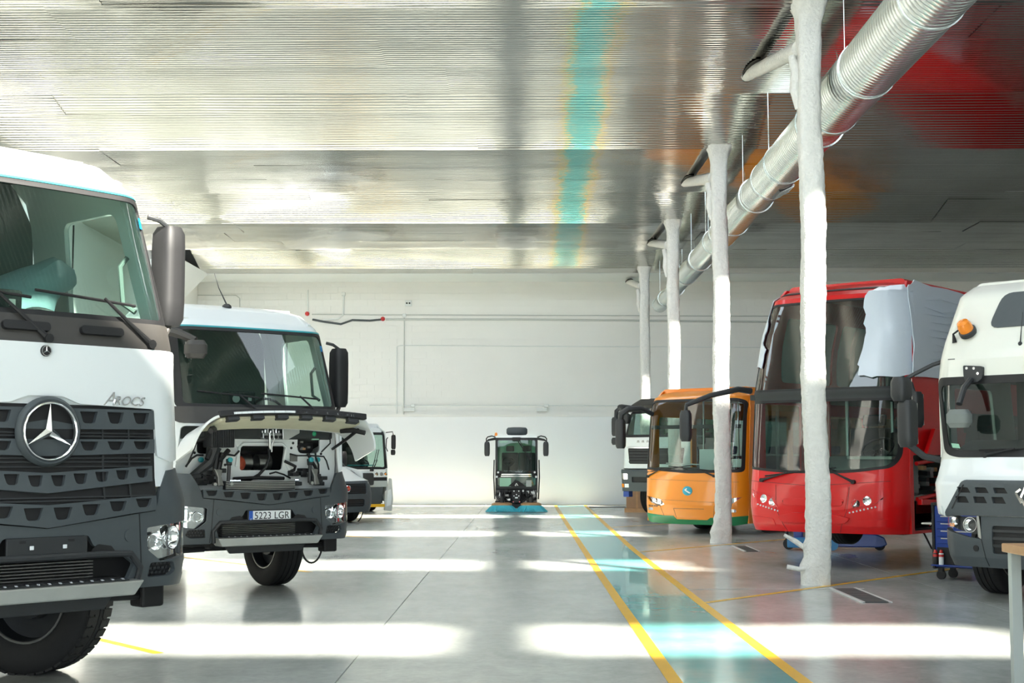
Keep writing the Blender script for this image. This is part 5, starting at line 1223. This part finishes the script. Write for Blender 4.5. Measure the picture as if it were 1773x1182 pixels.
    # flanks: the one towards the viewer's right has an open hatch
    for s in (-1, 1):
        ol = [(.55, .52), (10.5, .52), (10.5, 4.15), (1.1, 4.15), (.85, 3.9), (.62, 2.5), (.5, 1.2)]
        hs = [rrect(1.3 + 1.8 * k, 2.95 + 1.8 * k, 2.75, 3.75, .08, 2) for k in range(5)] + [rrect(2.4 + 1.8 * k, 4.05 + 1.8 * k, 1.45, 2.25, .08, 2) for k in range(4)]
        if s > 0: hs.append(rrect(.64, 2.1, .56, 1.62, .03, 2))
        else: hs.append(rrect(.8, 1.9, .9, 2.4, .06, 2))
        sd = Side([(0, 1.255), (3.2, 1.245), (4.18, 1.0)], s)
        o = panel('body_side', sd, ol, 'red_paint', t, hs, 0, .04, zs=.3)
        for k, h in enumerate(hs):
            if not (s > 0 and k == len(hs) - 1): panel('side_glass', sd, h, 'glass_dark', o, (), -.01, 0, zs=.4)
        wheel(t, s * 1.03, 3.0, .50, .30, 0, s, False).location.z = .18; wheel(t, s * 1.0, 8.2, .50, .5, 0, s, False)
    # open hatch: black cavity with frame bars, struts and electrics
    MB().box(.55, .60, .75, 2.1, .56, 1.62).obj('hatch_rear', 'black', t, 0); MB().box(.6, 1.2, .75, 2.1, .54, .57).obj('hatch_floor', 'black', t, 0)
    random.seed(6)
    for k in range(16):
        y = random.uniform(.85, 1.9); z = random.uniform(.98, 1.45); MB().box(.85, 1.05, y - .05, y + .05, z - .03, z + .03).obj('relay', random.choice(['black', 'dark_plastic', 'rim', 'steel', 'wood']), t, 0)
    for z in (1.0, 1.5): MB().tube([(1.22, .80, z), (1.24, 2.1, z + .1)], .03, 6).obj('frame_bar', 'red_paint', t)
    MB().prism([(.85, 1.62), (2.1, 1.62), (2.25, 1.95), (1.15, 2.0)], 1.30, 1.36, 'x').obj('hatch_flap', 'red_paint', t, 0, .01)
    MB().prism([(.80, .92), (2.1, .88), (2.1, .96), (.80, 1.0)], 1.22, 1.30, 'x').obj('hatch_sill', 'red_paint', t, 0, .01)
    for a, b in (((1.26, 1.3, 1.1), (1.34, 1.6, 1.75)), ((1.26, 1.1, .62), (1.28, 1.5, 1.0))): MB().tube([a, b], .012, 6).obj('gas_strut', 'chrome', t)
    MB().tube([(1.1, 1.2, .56), (1.15, 1.4, .28), (1.12, 1.7, .22), (1.1, 1.9, .56)], .014, 6).obj('hanging_cable', 'black', t)
    MB().box(-1.1, 1.1, .6, 10.2, .50, .58).obj('underbody', 'black', t, 0)
    roof_box(t, 1.0, 1.15, 10.5, 4.2, 'red_paint'); panel('roof_lip', sk, [(-.9, 4.02), (.98, 4.02), (.96, 4.045), (-.88, 4.045)], 'black', t, (), .01, .01)
    MB().box(-1.2, 1.2, .35, 10.4, 2.44, 2.52).obj('upper_deck', 'dark_interior', t, 0); MB().box(-1.2, 1.2, .5, 10.4, 1.0, 1.05).obj('lower_deck', 'grey_interior', t, 0); MB().box(-1.2, 1.2, 10.46, 10.5, .6, 4.1).obj('rear_wall', 'red_paint', t, 0)
    MB().prism([(.28, 1.05), (.28, 1.42), (.85, 1.62), (1.05, 1.45), (1.05, 1.05)], -.15, 1.15, 'x').obj('dashboard', 'grey_interior', t, 0, .04); MB().box(-1.1, -.2, .3, .9, 1.05, 1.38).obj('dashboard_shelf', 'dark_interior', t, 0, .03)
    steering_wheel(t, (.55, .98, 1.72), .23, 40); seat(t, .55, 1.35, 1.2, 'dark_interior'); MB().box(.25, .95, .6, .75, 1.56, 1.6).obj('paper_roll', 'light_interior', t, 0)
    for x, y, m_ in ((-.35, 1.2, 'red_lens'), (-.25, 1.6, 'steel'), (-.9, 1.8, 'steel'), (.2, 2.2, 'steel')): MB().cyl((x, y, 1.05), (x, y, 2.44), .028, 8).obj('grab_pole', m_, t)
    for k in range(3):
        for x in (-.7, .7): seat(t, x, 2.8 + 1.2 * k, 1.3, 'dark_interior', .8)
    # white protective film, torn along its edge
    random.seed(9)
    def torn(pts, amp=.035, n=4):
        out = []
        for i in range(len(pts)):
            a, b = Vector(pts[i]), Vector(pts[(i + 1) % len(pts)])
            for k in range(n): p = a.lerp(b, k / n); out.append((p.x + random.uniform(-amp, amp), p.y + random.uniform(-amp, amp)))
        return out
    panel('film', sk, torn([(.63, 3.90), (.66, 3.55), (.70, 3.3), (.64, 2.9), (.66, 2.72), (1.0, 2.72), (1.29, 2.74), (1.28, 3.2), (1.16, 3.93), (1.0, 4.06), (.82, 4.02)], .022), 'film', t, (), .035, .012)
    fs = panel('film', Side([(0, 1.255), (3.2, 1.245), (4.18, 1.0)], 1), torn([(.60, 2.74), (2.4, 2.74), (4.2, 2.9), (4.2, 4.05), (2.4, 4.12), (1.25, 4.16), (.95, 4.05), (.70, 3.3)], .018), 'film', t, (), .045, .012, zs=.2)
    for k in range(9):
        z = 3.0 + k * .11; MB().tube([(1.30 - (z - 3.2) * .22 if z > 3.2 else 1.30, 1.2 + .1 * (k % 3), z), (1.31 - (z - 3.2) * .22 if z > 3.2 else 1.31, 1.9, z + random.uniform(-.05, .06)), (1.30 - (z - 3.2) * .22 if z > 3.2 else 1.30, 2.9 + .1 * (k % 4), z + random.uniform(-.08, .1))], [.003, .012, .003], 6).obj('film_crease', 'film', fs)
    panel('film', sk, torn([(-1.245, 2.95), (-.98, 2.92), (-.92, 3.18), (-1.04, 3.3), (-.95, 3.55), (-1.05, 3.75), (-.98, 3.92), (-1.0, 4.02), (-1.09, 3.95), (-1.19, 3.4)], .018), 'film', t, (), .03, .012)
    return t
red_coach((4.06, 20.4, 0), R(-40))

# ------------------------------------------------------------------ white truck at the right edge
def edge_truck(loc, rz):
    t = empty('truck', loc, rz); tag(t, 'white truck with dark grille and orange roof beacon at the right edge', 'truck')
    fy = [(.35, .10), (.5, .02), (.7, 0), (1.3, .03), (1.38, .08), (1.58, .14), (1.64, .17), (2.42, .24), (2.5, .25), (2.7, .27), (3.45, .58), (3.58, .78), (3.62, 1.1)]
    wt = [(.35, 1.02), (.6, 1.07), (.93, 1.07), (.97, 1.19), (1.3, 1.22), (1.6, 1.22), (2.45, 1.29), (2.9, 1.26), (3.5, 1.16), (3.62, 1.08)]
    # corner rounding stays tight so the roof reads as a box
    sk = Skin(fy, wt, .24, .24, .08); e = lambda z: sk.w(z) * .9985
    ws = rnd([(-1.06, 1.68), (-.9, 1.64), (.9, 1.64), (1.06, 1.68), (1.20, 2.36), (1.17, 2.45), (-1.17, 2.45), (-1.20, 2.36)], [.1, .1, .1, .1, .05, .05, .05, .05])
    rwn = rnd([(-.62, 3.04), (.62, 3.04), (.50, 3.44), (-.50, 3.44)], .12)
    zz = [.95, 1.3, 1.38, 1.58, 2.0, 2.45, 2.7, 3.1, 3.45, 3.58, 3.62]
    panel('cab_shell', sk, [(e(z), z) for z in zz] + [(-e(z), z) for z in zz[::-1]], 'cream_paint', t, [ws], 0, .03)
    g = panel('windshield', sk, ws, 'glass_dark', t, (), -.004, 0); panel('windshield_seal', sk, rnd([(-1.10, 1.64), (-.93, 1.59), (.93, 1.59), (1.10, 1.64), (1.235, 2.40), (1.20, 2.50), (-1.20, 2.50), (-1.235, 2.40)], [.1, .1, .1, .1, .06, .06, .06, .06]), 'black', g, [rnd([(-1.03, 1.70), (-.88, 1.67), (.88, 1.67), (1.03, 1.70), (1.165, 2.35), (1.13, 2.41), (-1.13, 2.41), (-1.165, 2.35)], .06)], .006, .014)
    panel('roof_window', sk, rwn, 'bumper_grey', t, (), .012, .02, bev=.006)
    panel('hood', sk, rnd([(-1.20, .97), (-1.06, .95), (-.94, .95), (-.80, 1.32), (.80, 1.32), (.94, .95), (1.06, .95), (1.20, .97), (1.21, 1.18), (1.16, 1.36), (1.10, 1.56), (.5, 1.585), (-.5, 1.585), (-1.10, 1.56), (-1.16, 1.36), (-1.21, 1.18)], .02, 2), 'white_paint', t, (), .02, .03, bev=.006)
    gro = rnd([(-1.0, .955), (1.0, .955), (.78, 1.32), (-.78, 1.32)], .06)
    gh = []
    for s in (-1, 1):
        for z0, z1, off in ((1.20, 1.26, 0.0), (1.09, 1.16, .05)):
            for k in range(3):
                x = .22 + k * .22 + off * .4; pts = [(x, z0), (x + .15, z0), (x + .17, z1), (x + .04, z1)]
                gh.append(pts if s > 0 else mirx(pts))
    gr = panel('grille', sk, gro, 'bumper_grey', t, gh, .045, .04, bev=.006); panel('grille_back', sk, gro, 'black', gr, (), .010, .01)
    for s in (-1, 1):
        pts = [(-.90, 1.02), (-.885, 1.02), (-.74, 1.285), (-.755, 1.285)]; panel('grille_edge', sk, pts if s < 0 else mirx(pts), 'black', gr, (), .05, .006)
    c = sk.P(0, 1.16, .06)
    lg = MB()
    for a, b in (((-.06, 0), (0, .12)), ((0, .12), (.06, 0)), ((.06, 0), (0, -.12)), ((0, -.12), (-.06, 0)), ((-.115, .05), (-.055, -.06)), ((-.06, .09), (-.115, .05))): lg.tube([c + Vector((a[0], 0, a[1])), c + Vector((b[0], 0, b[1]))], .017, 4)
    lg.obj('badge', 'chrome', t, 0)
    hl = rnd([(-1.06, .93), (-.58, .93), (-.56, .74), (-.72, .76), (-.92, .80), (-1.06, .83)], .02)
    bo = [(-1.065, .80), (-.92, .765), (-.72, .72), (-.55, .70), (-.55, .95), (.55, .95), (.55, .70), (.72, .72), (.92, .765), (1.065, .80), (1.045, .50), (.98, .40), (-.98, .40), (-1.045, .50)]
    b = panel('bumper', sk, bo, 'bumper_grey', t, [rrect(-.42, .42, .55, .85, .03)], .02, .05, bev=.008); panel('bumper_grid', sk, rrect(-.42, .42, .55, .85, .03), 'black', b, (), -.01, .01)
    for k in range(3): panel('grid_bar', sk, [(-.42, .62 + k * .08), (.42, .62 + k * .08), (.42, .65 + k * .08), (-.42, .65 + k * .08)], 'dark_plastic', b, (), .01, .01)
    for s in (-1, 1):
        h = hl if s < 0 else mirx(hl)
        ho = panel('headlight', sk, h, 'dark_plastic', t, (), -.05, .01); panel('headlight_lens', sk, h, 'lens', ho, (), .012, 0)
        lamp_bowl(ho, tuple(sk.P(s * .70, .85, -.01)), .085, tuple((sk.P(s * .7, .85, .1) - sk.P(s * .7, .85, 0)).normalized())); lamp_bowl(ho, tuple(sk.P(s * .92, .885, -.02)), .05)
        panel('turn_signal', sk, rrect(s * .97 - .05, s * .97 + .05, .82, .86, .01), 'amber', ho, (), -.005, .01); panel('headlight_trim', sk, [(s * .60, .95), (s * .57, .95), (s * .54, .70), (s * .58, .72)], 'steel', ho, (), .03, .03)
        panel('tow_hole', sk, circ(s * .62, .60, .035, 14), 'black', b, (), .024, .01); panel('bumper_seam', sk, [(s * .49, .42), (s * .496, .42), (s * .55, .70), (s * .544, .70)], 'black', b, (), .024, .005)
        body_side('cab_side', t, wt, s, [(.33, .95), (2.2, .95), (2.2, 3.6), (1.2, 3.6), (.86, 3.45), (.55, 2.7), (.50, 2.45), (.36, 1.4)], [rnd([(.72, 1.62), (1.7, 1.62), (1.7, 2.4), (.78, 2.4)], .07)], 'cream_paint')
        m = mirror_box(t, (s * 1.55, .22, 1.98), .20, .17, .55, 'mirror', 'dark_plastic', 1, R(12 * s)); mirror_box(t, (s * 1.60, .18, 2.38), .21, .18, .28, 'mirror', 'dark_plastic', 1, R(12 * s)); MB().tube([(s * 1.22, .5, 2.70), (s * 1.30, .40, 2.66), (s * 1.46, .28, 2.56), (s * 1.58, .2, 2.48)], .024, 8).obj('mirror_arm', 'dark_plastic', m); MB().tube([(s * 1.20, .42, 1.55), (s * 1.38, .30, 1.60), (s * 1.53, .22, 1.74)], .04, 8).obj('mirror_arm', 'dark_plastic', m)
        wheel(t, s * 1.0, 1.35, .50, .32, 0, s, False); MB().box(s * .43 - .04, s * .43 + .04, .5, 6, .75, 1.0).obj('chassis_rail', 'dark_plastic', t, 0); wheel(t, s * .95, 4.9, .5, .5, 0, s, False)
    # beacon, front mirror on a bracket, antenna, marks
    p = sk.P(-.86, 3.0, 0); nrm = (sk.P(-.86, 3.0, .1) - p).normalized()
    bc = MB().lathe([(0, .10), (.05, .10), (.06, .085)], tuple(p), tuple(nrm + Vector((0, 0, .5))), 20).obj('beacon', 'dark_plastic', t, 45); MB().lathe([(.05, .082), (.12, .082), (.17, .065), (.19, 0)], tuple(p), tuple(nrm + Vector((0, 0, .5))), 20).obj('beacon_dome', 'amber', bc, 45); MB().tube([p + Vector((-.08, -.05, .05)), p + Vector((-.17, -.04, .0)), p + Vector((-.16, -.03, -.10))], [.012, .012, .03], 7).obj('beacon_cable', 'black', bc)
    br = panel('mirror_bracket', sk, rnd([(-.84, 2.62), (-.60, 2.60), (-.60, 2.46), (-.66, 2.42), (-.80, 2.42), (-.83, 2.5)], .02), 'dark_plastic', t, (), .05, .06, bev=.006)
    for x, z in ((-.79, 2.585), (-.70, 2.58), (-.65, 2.52)): q = sk.P(x, z, .05); MB().lathe([(0, .016), (.008, .016), (.008, 0)], tuple(q), (0, -1, 0), 10).obj('bolt', 'chrome', br)
    a0 = sk.P(-.73, 2.45, .06); a1 = a0 + Vector((.0, -.28, -.28)); MB().tube([a0, a0 + Vector((0, -.16, -.10)), a1], .035, 8).obj('bracket_arm', 'dark_plastic', br)
    mirror_box(br, (a1.x, a1.y - .02, a1.z - .16), .27, .14, .20, 'front_mirror', 'grey_interior', 1)
    p = sk.P(-.20, 2.84, 0); an = MB().sphere(tuple(p), .025, 10).obj('antenna', 'dark_plastic', t); MB().tube([p, p + Vector((.03, .02, .35))], [.008, .003], 6).obj('rod', 'dark_plastic', an)
    panel('roof_mark', sk, [(-1.07, 2.70), (-.98, 2.70), (-.98, 2.712), (-1.07, 2.712)], 'rim', t, (), .004, .004); panel('corner_sticker', sk, [(-.98, 1.70), (-.88, 1.69), (-.90, 1.74), (-1.0, 1.75)], 'mint', t, (), .008, .003)
    MB().prism([(.9, 2.6), (1.15, 2.55), (1.25, 2.95), (1.05, 2.98)], -1.26, -1.14, 'x').obj('side_lamp', 'cream_foam', t, 0, .02)
    roof_box(t, 1.10, 1.05, 2.2, 3.64, 'cream_paint', h=.06); MB().box(-1.15, 1.15, 2.16, 2.2, .95, 3.6).obj('rear_wall', 'grey_interior', t, 0); MB().box(-1.1, 1.1, .5, 2.1, 1.0, 1.06).obj('cab_floor', 'dark_interior', t, 0)
    MB().prism([(.40, 1.30), (.40, 1.66), (.80, 1.80), (1.0, 1.62), (1.0, 1.30)], -1.08, 1.08, 'x').obj('dashboard', 'grey_interior', t, 0, .04); MB().box(-.2, .7, .45, .8, 1.78, 1.88).obj('instrument_hood', 'dark_interior', t, 0, .04)
    steering_wheel(t, (.5, 1.0, 1.95), .22, 50); seat(t, .5, 1.3, 1.2); seat(t, -.5, 1.3, 1.2, 'grey_interior'); wiper(t, sk, (-.55, 1.60), (-.2, 1.68), (.6, 1.70))
    MB().box(-.55, .55, .3, 2.0, .5, 1.0).obj('engine_block', 'black', t, 0); MB().cyl((-.9, 1.35, .5), (.9, 1.35, .5), .06, 10).obj('front_axle', 'black', t); return t
edge_truck((5.35, 15.3, 0), R(-45))

# ------------------------------------------------------------------ workshop things on the floor
jk = empty('lifting_jack', (5.1, 24.6, 0), R(-12))
MB().box(-.62, -.12, -.25, -.05, .05, .22).obj('leg', 'light_blue_metal', jk, 0, .02); MB().prism([(-.1, .05), (.95, .05), (1.05, .1), (1.0, .22), (.85, .28), (-.1, .28)], .1, .32, 'y').obj('leg', 'blue_metal', jk, 0, .02); MB().box(-.5, .1, .0, .25, .06, .22).obj('cross_beam', 'blue_metal', jk, 0)
MB().box(-.52, -.36, .05, .2, .2, 1.3).obj('mast', 'blue_metal', jk, 0, .02)
for x, y in ((-.60, .1), (.05, -.12), (.92, .2)): MB().cyl((x, y - .05, .10), (x, y + .05, .10), .10, 18).obj('roller', 'black', jk)
for x in (-.02,): MB().lathe([(0, .09), (.03, .09), (.03, 0)], (.14, -.2, .1), (0, -1, 0), 18).obj('wheel_cap', 'light_blue_metal', jk)
MB().tube([(-.62, .1, .10), (-.64, .1, .38), (-.60, .12, .5)], .03, 6).obj('tow_handle', 'black', jk)
tag(jk, 'blue low lifting jack with black rollers under the red coach', 'jack')

ct = empty('tool_cart', (5.74, 18.75, 0), R(-42))
MB().box(-.34, .34, -.22, .22, .16, .96).obj('cabinet', 'blue_metal', ct, 0, .012); MB().box(-.37, -.33, -.24, .24, .14, 1.0).obj('side_panel', 'black', ct, 0, .01); MB().box(-.37, .37, -.25, .25, .96, 1.0).obj('top_tray', 'black', ct, 0, .01); MB().box(-.30, .34, -.235, -.22, .17, .42).obj('lower_shelf_opening', 'black', ct, 0)
for k in range(5):
    d = MB().box(-.30, .30, -.235, -.22, .47 + k * .095, .55 + k * .095).obj('drawer', 'blue_metal', ct, 0, .004); MB().box(-.24, .24, -.247, -.235, .53 + k * .095, .542 + k * .095).obj('drawer_pull', 'alu', d, 0)
MB().tube([(-.36, -.2, .72), (-.52, -.2, .72), (-.52, .2, .72), (-.36, .2, .72)], .012, 7).obj('push_handle', 'alu', ct)
for x in (-.28, .28):
    for y in (-.17, .17):
        c_ = MB().cyl((x, y - .02, .06), (x, y + .02, .06), .06, 16).obj('caster', 'black', ct); MB().box(x - .03, x + .03, y - .03, y + .03, .10, .16).obj('caster_fork', 'dark_plastic', c_, 0)
tag(ct, 'blue and black tool cart on casters beside the right edge truck', 'cart')
for k, (lx, m1, m2, lab) in enumerate(((-.22, 'plate_white', 'red_lens', 'white can with red band on the front ledge of the tool cart'), (-.30, 'black', 'red_lens', 'dark can with red lid on the front ledge of the tool cart'))):
    Mx = Matrix.Translation((5.74, 18.75, 0)) @ Matrix.Rotation(R(-42), 4, 'Z'); p = Mx @ Vector((lx, -.285, .20))
    cn = MB().lathe([(0, .032), (.14, .032), (.15, .026), (.15, 0)], (0, 0, 0), (0, 0, 1), 14).obj('can', m1, None, 40); cn.location = p
    MB().lathe([(.10, .033), (.13, .033), (.17, .02), (.19, .018), (.19, 0)], (0, 0, 0), (0, 0, 1), 14).obj('can_cap', m2, cn, 40); tag(cn, lab, 'can')
MB().box(-.34, .30, -.34, -.22, .185, .20).obj('front_ledge', 'blue_metal', ct, 0)

wb = empty('workbench', (3.30, 9.55, 0)); MB().box(0, 2.0, -.35, .45, .94, 1.0).obj('bench_top', 'wood', wb, 0, .008)
for x, y in ((.03, -.28), (.03, .38), (1.9, -.28), (1.9, .38)): MB().box(x, x + .07, y - .035, y + .035, 0, .94).obj('leg', 'pale_board', wb, 0, .004)
MB().box(.05, 1.95, -.30, -.27, .80, .93).obj('apron', 'pale_board', wb, 0)
tag(wb, 'workbench with wooden top and pale grey legs at the lower right edge', 'workbench')
hs_ = MB().tube([(6.35, 20.3, .09), (6.55, 20.5, .10), (6.75, 20.6, .09)], [.09, .10, .09], 10).obj('floor_roller', 'blue_metal', None, 50); tag(hs_, 'small dark blue roller on the floor behind the tool cart', 'roller')
